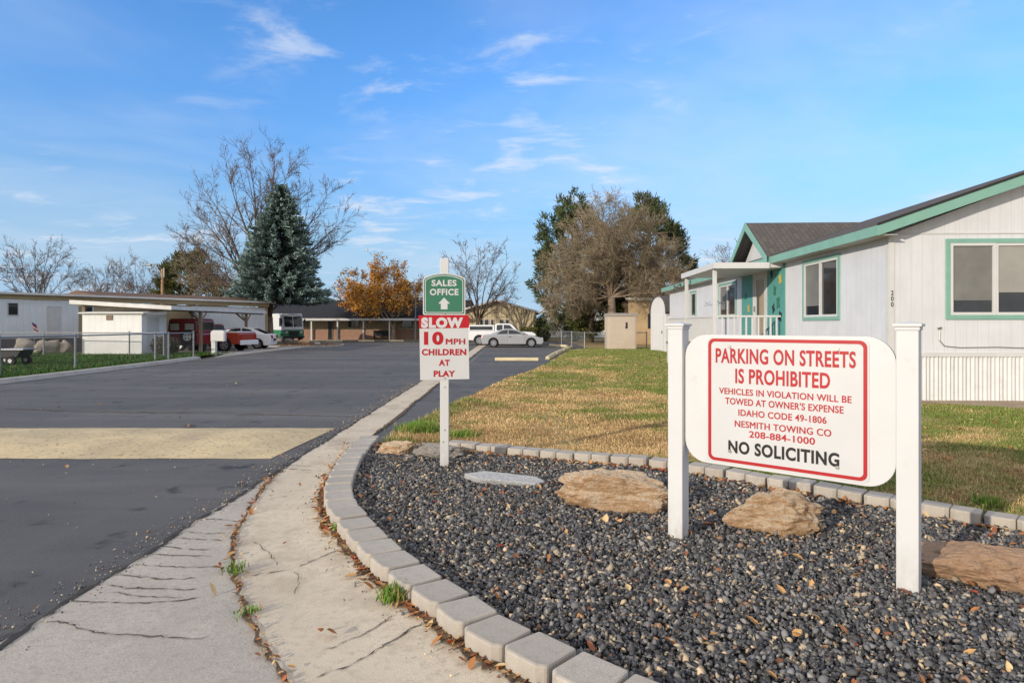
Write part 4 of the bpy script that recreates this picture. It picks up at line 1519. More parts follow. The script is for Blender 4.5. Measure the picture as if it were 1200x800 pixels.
mb = MB(); mb.box(0, 0, .75, wloc(92), .12, 2.78); mb.build('siding_wall', M['trailer'], tl_)
mb = MB(); mb.box(0, .14, .75, LT, 4, 2.75); mb.build('wall', M['trailer_tan'], tl_)
mb = MB(); mb.box(0, -.02, 2.79, LT, .1, 3.05); mb.build('tan_band', M['trailer_tan'], tl_)
mb = MB(); mb.box(0, .03, 0, LT, 3.9, .745); mb.build('skirting', M['trailer_skirt'], tl_)
mb = MB(); mb.box(-.3, -.35, 3.06, LT + .3, 4.3, 3.17); mb.build('roof', M['roofwhite'], tl_)
mb = MB(); mb.prism([(-.1, 3.175), (4.1, 3.175), (2.2, 3.5)], 9.5, LT, 'x'); mb.build('roof_ridge', M['roofbrown'], tl_)


xw = wloc(15)
mb = MB(); mb.box(xw - .25, -.03, 1.95, xw + .25, -.003, 2.65); w_ = mb.build('window', M['white2'], tl_)
mb = MB(); mb.box(xw - .2, -.045, 2.0, xw + .2, -.031, 2.6); mb.build('pane', M['glass'], w_)
mb = MB(); xd0, xd1 = wloc(55), wloc(71); mb.ring([(xd0, .8), (xd1, .8), (xd1, 2.5), (xd0, 2.5)], [(xd0 + .06, .86), (xd1 - .06, .86), (xd1 - .06, 2.44), (xd0 + .06, 2.44)], -.035, -.003)
d_ = mb.build('door', M['white2'], tl_)
mb = MB(); mb.box(xd0 + .06, -.02, .86, xd1 - .06, -.003, 2.44); mb.build('panel', M['white2'], d_)
mb = MB(); mb.box(wloc(97), .10, 1.9, wloc(111), .138, 2.6); w_ = mb.build('window', M['white2'], tl_)
mb = MB(); mb.box(wloc(97) + .08, .09, 1.98, wloc(111) - .08, .099, 2.52); mb.build('pane', M['glass'], w_)
mb = MB(); mb.box(12.4, .10, 1.4, 13.8, .138, 2.5); mb.build('window', M['white2'], tl_)
mb = MB(); mb.box(15.5, .08, .6, 21.2, .138, 2.7); mb.build('end_panel', M['trailer'], tl_)

# white lean-to shed
x0, x1 = PX(96.5, 29.2), PX(166, 29.2)
sw = thing('storage_shed', 'white panelled shed with a small dark vent standing before the carport', 'shed', (x0, 29.2, 0))
w_ = x1 - x0
mb = MB(); mb.box(0, 0, .05, w_, 2.1, 1.98); mb.build('wall', M['shedwhite'], sw)
mb = MB(); mb.add([(-.1, -.15, 2.0), (w_ + .15, -.15, 2.0), (w_ + .15, 2.2, 2.16), (-.1, 2.2, 2.16), (-.1, -.15, 2.06), (w_ + .15, -.15, 2.06), (w_ + .15, 2.2, 2.22), (-.1, 2.2, 2.22)],
                  [(0, 3, 2, 1), (4, 5, 6, 7), (0, 1, 5, 4), (1, 2, 6, 5), (2, 3, 7, 6), (3, 0, 4, 7)])
mb.build('roof', M['roofwhite'], sw)
mb = MB(); mb.box(1.13, -.03, 1.70, 1.42, -.003, 1.93); mb.build('vent', M['wood'], sw)
mb = MB(); mb.box(w_ + .003, .4, .1, w_ + .03, 1.4, 1.85); mb.build('door', M['white2'], sw)

# carport
cp = thing('carport', 'white flat roofed carport on timber posts sheltering old vehicles', 'carport', (-16.2, 29.6, 0))
mb = MB(); vs = []
for z0 in (2.26, 2.34):
    vs += [(0, 0, z0), (0, 11.4, z0), (-4.8, 11.4, z0 + .28), (-4.8, 0, z0 + .28)]
mb.add(vs, [(0, 1, 2, 3), (4, 7, 6, 5), (0, 4, 5, 1), (1, 5, 6, 2), (2, 6, 7, 3), (3, 7, 4, 0)])
mb.build('roof', M['roofwhite'], cp)
mb = MB(); mb.box(.001, -.02, 2.20, .04, 11.4, 2.38)
mb.add([(.04, -.05, 2.19), (-4.8, -.05, 2.47), (-4.8, -.05, 2.66), (.04, -.05, 2.38), (.04, -.021, 2.19), (-4.8, -.021, 2.47), (-4.8, -.021, 2.66), (.04, -.021, 2.38)], [(0, 3, 2, 1), (4, 5, 6, 7), (0, 1, 5, 4), (3, 7, 6, 2), (0, 4, 7, 3), (1, 2, 6, 5)])
mb.build('fascia', M['roofwhite'], cp)
for yy in (3.0, 8.6):
    mb = MB(); mb.box(-.17, yy - .07, 0, -.03, yy + .07, 2.255)
    for s in (-1, 1):
        mb.tube([(-.1, yy + s * .08, 1.65), (-.1, yy + s * .75, 2.22)], .045, 4)
        mb.tube([(-.1, yy, 1.65), (-.1 - .7 * (s < 0) - .02, yy, 2.24)], .045, 4)
        mb.tube([(-.1, yy, 1.65), (-.1 + (.09 if s > 0 else -.65), yy, 2.22)], .045, 4)
    mb.build('post', M['wood'], cp)
for yy in (.6, 5.5, 10.8):
    mb = MB(); mb.box(-4.6, yy - .06, 0, -4.48, yy + .06, 2.5); mb.build('post', M['wood'], cp)
for k in range(9):
    mb = MB(); yy = .3 + k * 1.35
    mb.add([(-.05, yy, 2.12), (-4.7, yy, 2.39), (-4.7, yy, 2.52), (-.05, yy, 2.25), (-.05, yy + .05, 2.12), (-4.7, yy + .05, 2.39), (-4.7, yy + .05, 2.52), (-.05, yy + .05, 2.25)],
           [(0, 3, 2, 1), (4, 5, 6, 7), (0, 1, 5, 4), (3, 7, 6, 2), (0, 4, 7, 3), (1, 2, 6, 5)])
    mb.build('rafter', M['wood'], cp)

# white utility pedestal post with box (by the drive)
x, y = G(251, 416.5)
mbx = thing('mailbox', 'white box on a thick white post before the orange red pickup', 'mailbox', (x, y, 0))
mb = MB(); mb.box(-.10, -.10, 0, .10, .10, 1.18); mb.build('post', M['white2'], mbx, bevel=.01)
mb = MB(); mb.prism([(-.02, .70), (.64, .70), (.64, 1.12), (.56, 1.22), (.08, 1.22), (-.02, 1.12)], -.32, -.101); mb.build('box', M['white'], mbx, bevel=.01)
mb = MB(); mb.box(.03, -.335, .74, .60, -.321, 1.1); mb.build('door', M['white2'], mbx)

# utility pole with street lamp
up_ = thing('utility_pole', 'wooden utility pole with a lamp arm rising behind the mobile home', 'utility pole', (PX(190.5, 60), 60, 0))
mb = MB(); mb.tube([(0, 0, 0), (0, 0, PZ(315, 60))], [.2, .14], 8); mb.build('pole', M['polewood'], up_)
mb = MB(); mb.tube([(0, -.1, PZ(320, 60) - .4), (-.5, -.1, PZ(312, 60)), (-1.1, -.1, PZ(310, 60))], .04, 5); a_ = mb.build('lamp_arm', M['steel'], up_)
mb = MB(); mb.box(-1.5, -.25, PZ(311, 60) - .05, -1.0, .05, PZ(311, 60) + .12); mb.build('lamp', M['steel'], a_, bevel=.04)
mb = MB(); mb.tube([(.16, -.05, PZ(325, 60)), (.16, -.05, PZ(314, 60))], .05, 6); mb.build('conduit', M['white2'], up_)

# small flag stuck in the lawn
x, y = G(42, 412, .1)
fl = thing('garden_flag', 'small red white and blue flag on a thin stick among the left boulders', 'flag', (x, y, .1))
zt = PZ(376, y) - .1
mb = MB(); mb.tube([(0, 0, 0), (-.22, 0, zt)], .012, 5); mb.build('stick', M['white2'], fl)
for k in range(5):
    mb = MB()
    z1 = zt - .05 - k * .1
    mb.add([(-.21 + k * .03, 0, z1), (.0 + k * .03, .05, z1 - .16), (.02 + k * .03, .05, z1 - .26), (-.19 + k * .03, 0, z1 - .1)], [(0, 1, 2, 3)])
    mb.build('stripe', M['flagblue' if k == 0 else ('flagred' if k % 2 else 'white2')], fl)

# low dark garden cart at far left
x, y = G(12, 427.5, .1)
ct = thing('garden_cart', 'low dark garden cart with grey top plate on the green lawn', 'cart', (x, y, .1))
mb = MB(); mb.prism([(-.6, .25), (.45, .25), (.62, .52), (-.6, .52)], -.3, .3); mb.build('tub', M['plastic'], ct, bevel=.03)
mb = MB(); mb.box(-.2, -.36, .53, .72, .36, .57); mb.build('top_plate', M['rim'], ct)
for xx in (-.4, .3):
    for yy in (-.34, .34):
        mb = MB(); mb.tube([(xx, yy - .05, .16), (xx, yy + .05, .16)], .16, 14); w_ = mb.build('wheel', M['tyre'], ct)
        mb = MB(); mb.tube([(xx, yy - .056, .16), (xx, yy + .056, .16)], .07, 10); mb.build('rim', M['rim'], w_)
mb = MB(); mb.tube([(.5, 0, .35), (.95, 0, .3), (1.1, 0, .5)], .02, 6); mb.build('handle', M['plastic'], ct)

# ------------------------------------------------------------------ long brick building
YB = 58.5
lb = thing('brick_building', 'long low brick building with dark roof and white porch posts across the lot', 'building', (-24, YB, 0))
xe = 19.4
mb = MB(); mb.box(0, 0, 0, xe, .25, .98); mb.build('brick_wall', M['brick'], lb)
mb = MB(); mb.box(0, .05, .985, xe, .25, 2.0); mb.build('upper_wall', M['tan_batten'], lb)
mb = MB(); mb.box(0, .3, 0, xe, 9, 2.0); mb.build('rear_wall', M['tanwall'], lb)
mb = MB()
rzz = PZ(351.5, 62.5)
e0 = PZ(374, 56.5) + .05
mb.add([(-.5, -2, e0), (xe + .6, -2, e0), (xe + .6, 4, rzz), (-.5, 4, rzz), (-.5, 10, e0), (xe + .6, 10, e0),
        (-.5, -2, e0 - .08), (xe + .6, -2, e0 - .08), (xe + .6, 10, e0 - .08), (-.5, 10, e0 - .08)],
       [(0, 1, 2, 3), (3, 2, 5, 4), (0, 6, 7, 1), (6, 9, 8, 7), (4, 5, 8, 9), (0, 3, 4, 9, 6), (1, 7, 8, 5, 2)])
mb.build('roof', M['shingle_dark'], lb)
mb = MB(); mb.box(-.5, -2.06, e0 - .17, xe + .6, -2.003, e0 + .03); mb.build('fascia', M['white2'], lb)
for px in (335, 365, 395.6, 426, 456.5, 487, 517):
    xx = PX(px, YB - 1.8) + 24
    mb = MB(); mb.box(xx - .06, -1.86, 0, xx + .06, -1.74, e0 - .09); mb.build('porch_post', M['white2'], lb)
for px0, px1, z0, z1 in ((408, 421, 1.2, 1.95), (437, 449, .35, .95), (470, 483, 1.15, 1.95), (352, 360, 1.2, 1.9), (384, 390, .02, 1.9)):
    a, b = PX(px0, YB) + 24, PX(px1, YB) + 24
    mb = MB(); mb.ring([(a, z0), (b, z0), (b, z1), (a, z1)], [(a + .06, z0 + .06), (b - .06, z0 + .06), (b - .06, z1 - .06), (a + .06, z1 - .06)], -.05, .045)
    w_ = mb.build('window', M['wood'], lb)
    mb = MB(); mb.box(a + .06, -.02, z0 + .06, b - .06, .046, z1 - .06); mb.build('pane', M['glass'], w_)
mb = MB(); mb.box(-.4, -1.95, .0, xe, -.003, .06); mb.build('porch_floor', M['kerb'], lb)

# bench on the porch
bx = PX(437, 57.6)
bn = thing('park_bench', 'dark bench against the brick wall between the porch posts', 'bench', (bx, 57.9, .06))
mb = MB(); mb.box(0, -.2, .38, 1.6, .2, .43); mb.build('seat', M['plastic'], bn)
mb = MB(); mb.box(0, .2, .45, 1.6, .24, .85); mb.build('backrest', M['plastic'], bn)
for xx in (.05, 1.5):
    mb = MB(); mb.box(xx, -.18, 0, xx + .06, .18, .379); mb.build('leg', M['plastic'], bn)

# flag pole
fp = thing('flag_pole', 'thin grey pole standing left of the speed sign before the brick building', 'pole', (PX(487, 56.2), 56.2, 0))
mb = MB(); mb.tube([(0, 0, 0), (0, 0, PZ(338, 56.2))], [.06, .04], 8); mb.build('pole', M['steel'], fp)
mb = MB(); mb.tube([(0, 0, PZ(338, 56.2)), (0, 0, PZ(338, 56.2) + .12)], [.07, .03], 8); mb.build('finial', M['steel'], fp)

# ------------------------------------------------------------------ gabled hall
YG = 57
gx = PX(582, YG)
gb = thing('hall', 'tan board and batten hall with low white edged gable behind the parked vehicles', 'building', (gx, YG, 0))
hwg, zpk, slp = 4.1, PZ(352.5, YG), .285
mb = MB(); mb.prism([(-hwg + .3, 0), (hwg - .45, 0), (hwg - .45, zpk - slp * (hwg - .45)), (0, zpk), (-hwg + .3, zpk - slp * (hwg - .3))], 0, 12); mb.build('wall', M['cream_batten'], gb)
mb = MB()
for s in (-1, 1):
    mb.add([(0, -.5, zpk + .03), (s * hwg, -.5, zpk + .03 - slp * hwg), (s * hwg, 12.4, zpk + .03 - slp * hwg), (0, 12.4, zpk + .03),
            (0, -.5, zpk + .13), (s * hwg, -.5, zpk + .13 - slp * hwg), (s * hwg, 12.4, zpk + .13 - slp * hwg), (0, 12.4, zpk + .13)], [(0, 1, 2, 3), (4, 7, 6, 5), (0, 4, 5, 1), (1, 5, 6, 2), (2, 6, 7, 3)])
mb.build('roof', M['shingle_dark'], gb)
mb = MB()
for s in (-1, 1):
    mb.add([(0, -.56, zpk - .02), (s * hwg, -.56, zpk - .02 - slp * hwg), (s * hwg, -.56, zpk + .15 - slp * hwg), (0, -.56, zpk + .15), (0, -.503, zpk - .02), (s * hwg, -.503, zpk - .02 - slp * hwg), (s * hwg, -.503, zpk + .15 - slp * hwg), (0, -.503, zpk + .15)],
           [(0, 1, 2, 3), (4, 7, 6, 5), (3, 2, 6, 7), (0, 4, 5, 1), (1, 5, 6, 2)])
mb.build('fascia', M['white2'], gb)
for px0, px1 in ((562, 566.5), (567.5, 573), (575, 579), (585, 590), (592, 597)):
    a, b = PX(px0, YG) - gx, PX(px1, YG) - gx
    z0, z1 = PZ(386, YG), PZ(374, YG)
    mb = MB(); mb.ring([(a, z0), (b, z0), (b, z1), (a, z1)], [(a + .04, z0 + .04), (b - .04, z0 + .04), (b - .04, z1 - .04), (a + .04, z1 - .04)], -.05, -.003)
    w_ = mb.build('window', M['white2'], gb)
    mb = MB(); mb.box(a + .04, -.02, z0 + .04, b - .04, -.003, z1 - .04); mb.build('pane', M['glass'], w_)

# ------------------------------------------------------------------ wheel stops


def stop_mesh(L):
    mb = MB()
    mb.prism([(-.085, 0), (.085, 0), (.07, .10), (.04, .13), (-.04, .13), (-.07, .10)], -L / 2, L / 2, 'x')
    return mb


x, y = G(605.5, 422.5)
o = stop_mesh(1.80).build('wheel_stop', M['cream_paint'], bevel=.02)
o.location = (x, y, .0); o.rotation_euler = (0, 0, -.02)
tag(o, 'cream concrete wheel stop lying alone on the asphalt in front of the silver car', 'wheel stop')
proto = stop_mesh(1.55).build('wheel_stop', M['cream_paint'], bevel=.02)
first = True
for (px0, py0, px1, py1, lab, grp) in ((641.5, 421.5, 650.5, 415.8, 'nearest cream wheel stop along the lawn edge', None), (651, 415.6, 659, 411.8, 'middle cream wheel stop along the lawn edge', None),
                                       (659.5, 411.6, 670, 407.6, 'farthest cream wheel stop of the line along the lawn edge', None),
                                       (645, 405.6, 654, 406.2, 'cream wheel stop turned across the end of the lawn beside the silver car bonnet', None), (655.5, 406, 664, 406.8, 'cream wheel stop lying across, right beside the fence gate', None),
                                       (343, 400.3, 361, 400.3, 'cream wheel stop in the row along the brick building', 'wheel stops before the brick building'), (382, 400.3, 402, 400.3, 'cream wheel stop in the row along the brick building', 'wheel stops before the brick building'),
                                       (420, 400.3, 439, 400.3, 'cream wheel stop in the row along the brick building', 'wheel stops before the brick building'), (456, 400.3, 473, 400.3, 'cream wheel stop in the row along the brick building', 'wheel stops before the brick building')):
    a, b = Vector(G(px0, py0)), Vector(G(px1, py1))
    o = proto if first else proto.copy()
    if not first:
        COL.objects.link(o)
    first = False
    c = (a + b) / 2
    o.location = (c.x, c.y, .0)
    o.scale = (max(.8, (b - a).length / 1.6), 1.2, 1.2)
    o.rotation_euler = (0, 0, math.atan2(b.y - a.y, b.x - a.x))
    tag(o, lab, 'wheel stop', grp)


# ================================================================== VEHICLES
def arc_cut(cx, r, zb, hub, n=12):
    """bottom outline going +x over a wheel arch"""
    a0 = max(0, math.asin(max(-1, min(1, (zb - hub) / r))))
    out = []
    if zb < hub:
        out.append((cx - r, zb))
    for k in range(n + 1):
        a = PI - a0 - (PI - 2 * a0) * k / n
        out.append((cx + r * math.cos(a), hub + r * math.sin(a)))
    if zb < hub:
        out.append((cx + r, zb))
    return out


def wheel(parent, x, y, r, w, side):
    mb = MB(); mb.tube([(x, y - w / 2, r), (x, y - w / 2 + .02, r), (x, y + w / 2 - .02, r), (x, y + w / 2, r)], [r * .93, r, r, r * .93], 22)
    wh = mb.build('wheel', M['tyre'], parent)
    mb = MB(); yo = y + side * (w / 2 + .002)
    mb.tube([(x, yo, r), (x, yo + side * .012, r)], r * .66, 18)
    rm = mb.build('rim', M['rim'], wh)
    mb = MB()
    for k in range(5):
        a = 2 * PI * k / 5
        mb.tube([(x + math.cos(a + .63) * r * .42, yo + side * .0125, r + math.sin(a + .63) * r * .42), (x + math.cos(a + .63) * r * .42, yo + side * .016, r + math.sin(a + .63) * r * .42)], r * .13, 8)
    mb.build('rim_gap', M['plastic'], wh)


def car(name, label, cat, loc, rot, paint, W, upper, zb, wheels, rw, gh, tum=.14, sidewins=(), roofz=None, lights=True, black_bumper=False, opening=()):
    """upper: outline over the top from the tail (x small) to the nose; gh: greenhouse outline; all in metres, nose towards +x"""
    t = thing(name, label, cat, loc, rot)
    xs = [p[0] for p in upper]
    xa, xb_ = min(xs), max(xs)
    bottom = [(xa + .08, zb)]
    for wx in wheels:
        bottom += arc_cut(wx, rw * 1.16, zb, rw)
    bottom += [(xb_ - .08, zb)]
    poly = bottom + list(upper[::-1])
    mb = MB(); mb.prism(poly, -W / 2, W / 2)
    body = mb.build('body', M[paint], t, bevel=.05, seg=3)
    # greenhouse with tumblehome
    mb = MB()
    z0 = min(p[1] for p in gh); z1 = max(p[1] for p in gh)

    def hy(z):
        return W / 2 - .06 - tum * (z - z0) / (z1 - z0)
    n = len(gh)
    vs = [(p[0], -hy(p[1]), p[1]) for p in gh] + [(p[0], hy(p[1]), p[1]) for p in gh]
    fs = [tuple(range(n)), tuple(range(n, 2 * n))[::-1]] + [(i, i + n, (i + 1) % n + n, (i + 1) % n) for i in range(n)]
    mb.add(vs, fs)
    cab = mb.build('cabin', M[paint], t, bevel=.03, seg=2)
    for side in (-1, 1):
        for win in sidewins:
            mb = MB()
            k = len(win)
            mb.add([(p[0], side * (hy(p[1]) + .004), p[1]) for p in win] + [(p[0], side * (hy(p[1]) - .02), p[1]) for p in win],
                   [tuple(range(k)), tuple(range(k, 2 * k))[::-1]] + [(i, i + k, (i + 1) % k + k, (i + 1) % k) for i in range(k)])
            mb.build('side_window', M['glass'], cab)
    # windscreen and rear glass on the sloping ends of the greenhouse
    for (a, b, nm) in opening:
        (ax_, az), (bx_, bz) = a, b
        d = Vector((bx_ - ax_, bz - az))
        nrm_ = Vector((-d.y, d.x)).normalized()
        if (nrm_.x > 0) != (nm == 'windscreen'):
            nrm_ = -nrm_
        q0 = Vector(a) + d * .08 + nrm_ * .006
        q1 = Vector(a) + d * .92 + nrm_ * .006
        ya, yb = hy(q0.y) - .07, hy(q1.y) - .07
        mb = MB(); mb.add([(q0.x, -ya, q0.y), (q0.x, ya, q0.y), (q1.x, yb, q1.y), (q1.x, -yb, q1.y)], [(0, 1, 2, 3)])
        mb.build(nm, M['glass'], cab)
    for i, wx in enumerate(wheels):
        for side in (-1, 1):
            wheel(t, wx, side * (W / 2 - .11), rw, .19, side)
    # dark inner underbody closes the arches
    mb = MB(); mb.box(xa + .15, -W / 2 + .24, zb - .02, xb_ - .15, W / 2 - .24, zb + .45); mb.build('underbody', M['plastic'], t)
    return t, body, cab


# silver coupe
xc = PX(601, 41.2)
sc_, body, cab = car('parked_car', 'silver two door coupe parked side on at the far end of the lot', 'car', (xc, 41.4, 0), math.radians(-3), 'silver', 1.62,
                     [(-2.02, .36), (-2.05, .62), (-1.96, .80), (-1.3, .86), (-.6, .85), (.75, .82), (1.4, .74), (1.85, .63), (2.03, .50), (2.04, .34)], .2, (-1.22, 1.25), .29,
                     [(-1.5, .82), (-.78, 1.15), (-.45, 1.21), (.0, 1.20), (.35, 1.13), (1.0, .80)], sidewins=([(-1.05, .87), (-.70, 1.09), (-.42, 1.14), (-.30, 1.14), (-.30, .87)], [(-.25, .87), (-.25, 1.14), (.0, 1.13), (.30, 1.07), (.72, .86)]),
                     opening=(((-1.5, .82), (-.78, 1.15), 'rear_window'), ((1.0, .80), (.35, 1.13), 'windscreen')))
for s in (-1, 1):
    mb = MB(); mb.box(-2.07, s * .62 - .15, .60, -1.9, s * .62 + .17 * 1, .76); mb.build('tail_lamp', M['tail'], body, bevel=.03)
    mb = MB(); mb.box(1.80, s * .6 - .16, .50, 2.0, s * .6 + .18, .62); mb.build('headlight', M['lamp'], body, bevel=.03)
    mb = MB(); mb.box(-.22, s * .812 - .006, .66, -.06, s * .812 + .012, .70); mb.build('handle', M['plastic'], body)
    mb = MB(); mb.box(.60, s * .80 - .05, .86, .74, s * .80 + .12, .96); mb.build('mirror', M['silver'], body, bevel=.02)
    for xx in (-.33, .82):
        mb = MB(); mb.box(xx - .004, s * .8095 - .003, .32, xx + .004, s * .8095 + .003, .82); mb.build('door_gap', M['plastic'], body)

# white pickup with a bed cap
YP = 45.2
xp = PX(588, YP)
pk, body, cab = car('pickup_truck', 'white pickup with a dark windowed bed cap parked behind the silver coupe', 'pickup', (xp, YP, 0), math.radians(-2), 'carwhite', 1.8,
                    [(-2.5, .42), (-2.52, .95), (-2.5, 1.02), (0.05, 1.02), (1.15, 1.02), (2.2, .94), (2.45, .84), (2.48, .40)], .36, (-1.55, 1.55), .35,
                    [(-.45, 1.0), (-.42, 1.5), (-.3, 1.56), (.55, 1.56), (.75, 1.5), (1.25, 1.0)], sidewins=([(-.34, 1.08), (-.32, 1.46), (.10, 1.48), (.10, 1.08)], [(.17, 1.08), (.17, 1.48), (.60, 1.46), (.98, 1.08)]),
                    opening=(((1.25, 1.0), (.75, 1.5), 'windscreen'),))
mb = MB(); mb.prism([(-2.46, 1.03), (-.48, 1.03), (-.48, 1.42), (-.6, 1.46), (-2.2, 1.46), (-2.42, 1.36)], -.80, .80); cpz = mb.build('bed_cap', M['carwhite'], pk, bevel=.04)
for s in (-1, 1):
    mb = MB(); mb.box(-2.25, s * .802 - .005, 1.10, -.62, s * .802 + .005, 1.36); mb.build('side_window', M['glass'], cpz)
    mb = MB(); mb.box(-2.54, s * .78 - .08, .62, -2.44, s * .78 + .08, .92); mb.build('tail_lamp', M['tail'], body)
    mb = MB(); mb.box(2.40, s * .66 - .16, .66, 2.5, s * .66 + .16, .80); mb.build('headlight', M['lamp'], body)
mb = MB(); mb.box(-2.62, -.85, .40, -2.53, .85, .54); mb.build('bumper', M['plastic'], pk, bevel=.02)

# orange red pickup in the carport, tail to the road
po, body, cab = car('pickup_truck', 'orange red pickup with white tail bumper under the carport behind the white post box', 'pickup', (-17.2, 35.6, 0), math.radians(172), 'orangered', 1.75,
                    [(-2.25, .42), (-2.28, .98), (-2.2, 1.03), (0.1, 1.03), (1.15, 1.02), (2.0, .96), (2.2, .85), (2.22, .42)], .40, (-1.35, 1.4), .36,
                    [(-.4, 1.0), (-.35, 1.46), (-.2, 1.52), (.5, 1.52), (.7, 1.46), (1.15, 1.0)], sidewins=([(-.28, 1.08), (-.26, 1.42), (.12, 1.44), (.12, 1.08)], [(.18, 1.08), (.18, 1.44), (.55, 1.42), (.9, 1.08)]),
                    opening=(((1.15, 1.0), (.7, 1.46), 'windscreen'), ((-.4, 1.0), (-.35, 1.46), 'rear_window')))
mb = MB(); mb.box(-2.42, -.86, .36, -2.29, .86, .62); mb.build('bumper', M['carwhite'], po, bevel=.03)
mb = MB(); mb.box(-2.18, -.80, 1.035, -.45, .80, 1.10); mb.build('bed_cover', M['carwhite'], po, bevel=.02)
for s in (-1, 1):
    mb = MB(); mb.box(-2.30, s * .74 - .1, .66, -2.2, s * .74 + .1, .9); mb.build('tail_lamp', M['tail'], body)

# white sedan, tail to the road
ws, body, cab = car('parked_car', 'white sedan parked nose in with its tail reaching out of the carport', 'car', (-16.75, 38.4, 0), math.radians(187), 'carwhite', 1.66,
                    [(-2.0, .38), (-2.05, .70), (-1.95, .90), (-1.35, .95), (-.6, .92), (.75, .90), (1.4, .82), (1.85, .70), (2.0, .58), (2.02, .36)], .22, (-1.22, 1.25), .30,
                    [(-1.7, .90), (-.85, 1.27), (-.45, 1.34), (.1, 1.33), (.4, 1.26), (1.05, .88)], sidewins=([(-1.15, .96), (-.75, 1.2), (-.42, 1.26), (-.30, 1.26), (-.30, .96)], [(-.22, .96), (-.22, 1.26), (.05, 1.25), (.33, 1.19), (.75, .95)]),
                    opening=(((-1.7, .90), (-.85, 1.27), 'rear_window'), ((1.05, .88), (.4, 1.26), 'windscreen')))
for s in (-1, 1):
    mb = MB(); mb.box(-2.06, s * .60 - .18, .64, -1.9, s * .60 + .2, .84); mb.build('tail_lamp', M['tail'], body, bevel=.03)
mb = MB(); mb.box(-2.07, -.24, .5, -2.03, .24, .62); mb.build('licence_plate', M['black'], body)

# dark red jeep seen from behind
jx = PX(213, 32.4)
jp = thing('jeep', 'boxy dark red jeep in the carport, its spare wheel facing the viewer', 'jeep', (jx, 32.4, 0))
mb = MB(); mb.prism([(-.82, .42), (.82, .42), (.84, .95), (.80, 1.06), (-.80, 1.06), (-.84, .95)], 0, 3.0); body = mb.build('body', M['darkred'], jp, bevel=.05)
mb = MB(); mb.prism([(-.79, 1.065), (.79, 1.065), (.72, 1.72), (.62, 1.80), (-.62, 1.80), (-.72, 1.72)], .05, 2.0); cabj = mb.build('cabin', M['darkred'], jp, bevel=.05)
for a in (-.66, .10):
    mb = MB(); mb.ring([(a, 1.16), (a + .56, 1.16), (a + .56, 1.58), (a, 1.58)], [(a + .04, 1.2), (a + .52, 1.2), (a + .52, 1.54), (a + .04, 1.54)], .02, .055)
    w_ = mb.build('rear_window', M['plastic'], cabj)
    mb = MB(); mb.box(a + .04, .03, 1.2, a + .52, .045, 1.54); mb.build('pane', M['blind'], w_)
mb = MB(); mb.box(.72, .4, 1.2, .80, 1.8, 1.6); mb.build('side_window', M['glass'], cabj)
mb = MB(); mb.tube([(.40, -.22, .86), (.40, -.20, .86), (.40, -.03, .86), (.40, -.01, .86)], [.33, .37, .37, .33], 22); sw_ = mb.build('spare_wheel', M['tyre'], jp)
mb = MB(); mb.tube([(.40, -.235, .86), (.40, -.221, .86)], .21, 18); mb.build('rim', M['white2'], sw_)
mb = MB()
for k in range(4):
    a = PI / 4 + k * PI / 2
    mb.tube([(.40 + .12 * math.cos(a), -.240, .86 + .12 * math.sin(a)), (.40 + .12 * math.cos(a), -.236, .86 + .12 * math.sin(a))], .045, 8)
mb.build('rim_gap', M['plastic'], sw_)
for xx in (-.72, .72):
    for yy in (.6, 2.5):
        mb = MB(); mb.tube([(xx - .1, yy, .36), (xx + .1, yy, .36)], .36, 20); mb.build('wheel', M['tyre'], jp)
mb = MB(); mb.box(-.82, -.1, .40, .82, -.01, .52); mb.build('bumper', M['plastic'], jp)

# green and white step van
YV = 52.0
vx = PX(337, YV)
sv = thing('step_van', 'white step van with a green lower band parked by the blue spruce', 'van', (vx, YV, 0), math.radians(-52))
# local +x is the nose
W = 1.66
mb = MB(); mb.prism([(-1.9, 1.02), (1.45, 1.02), (1.5, 1.12), (1.22, 2.28), (1.0, 2.40), (-1.8, 2.40), (-1.9, 2.30)], -W / 2, W / 2); body = mb.build('body', M['carwhite'], sv, bevel=.06, seg=3)
pts = [(-1.9, .38)] + arc_cut(-1.15, .43, .38, .36) + arc_cut(1.05, .43, .38, .36) + [(1.55, .38), (1.56, 1.0), (1.5, 1.017), (-1.9, 1.017)]
mb = MB(); mb.prism(pts, -W / 2, W / 2); mb.build('lower_body', M['greenpaint'], sv, bevel=.04)
for s in (-1, 1):
    mb = MB(); mb.box(.45, s * (W / 2 + .002) - .006, 1.34, 1.08, s * (W / 2 + .002) + .006, 2.05); mb.build('side_window', M['glass'], body)
    for wx in (-1.15, 1.05):
        wheel(sv, wx, s * (W / 2 - .12), .36, .2, s)
    mb = MB(); mb.tube([(1.555, s * .6, .86), (1.60, s * .6, .86)], .1, 12); mb.build('headlight', M['lamp'], sv)
    mb = MB(); mb.box(1.30, s * .95 - .05, 1.55, 1.36, s * .95 + .07, 1.95); mb.build('mirror', M['plastic'], body)
d = Vector((1.22 - 1.5, 2.28 - 1.12)).normalized(); nv = Vector((d.y, -d.x))
q0, q1 = Vector((1.5, 1.12)) + d * .18 + nv * .006, Vector((1.5, 1.12)) + d * 1.05 + nv * .006
for y0, y1 in ((-.72, -.03), (.03, .72)):
    mb = MB(); mb.add([(q0.x, y0, q0.y), (q0.x, y1, q0.y), (q1.x, y1, q1.y), (q1.x, y0, q1.y)], [(0, 1, 2, 3)]); mb.build('windscreen', M['glass'], body)
mb = MB(); mb.box(1.57, -.4, .58, 1.6, .4, .95); mb.build('grille', M['plastic'], sv)
mb = MB(); mb.box(1.58, -.82, .40, 1.70, .82, .55); mb.build('bumper', M['plastic'], sv)
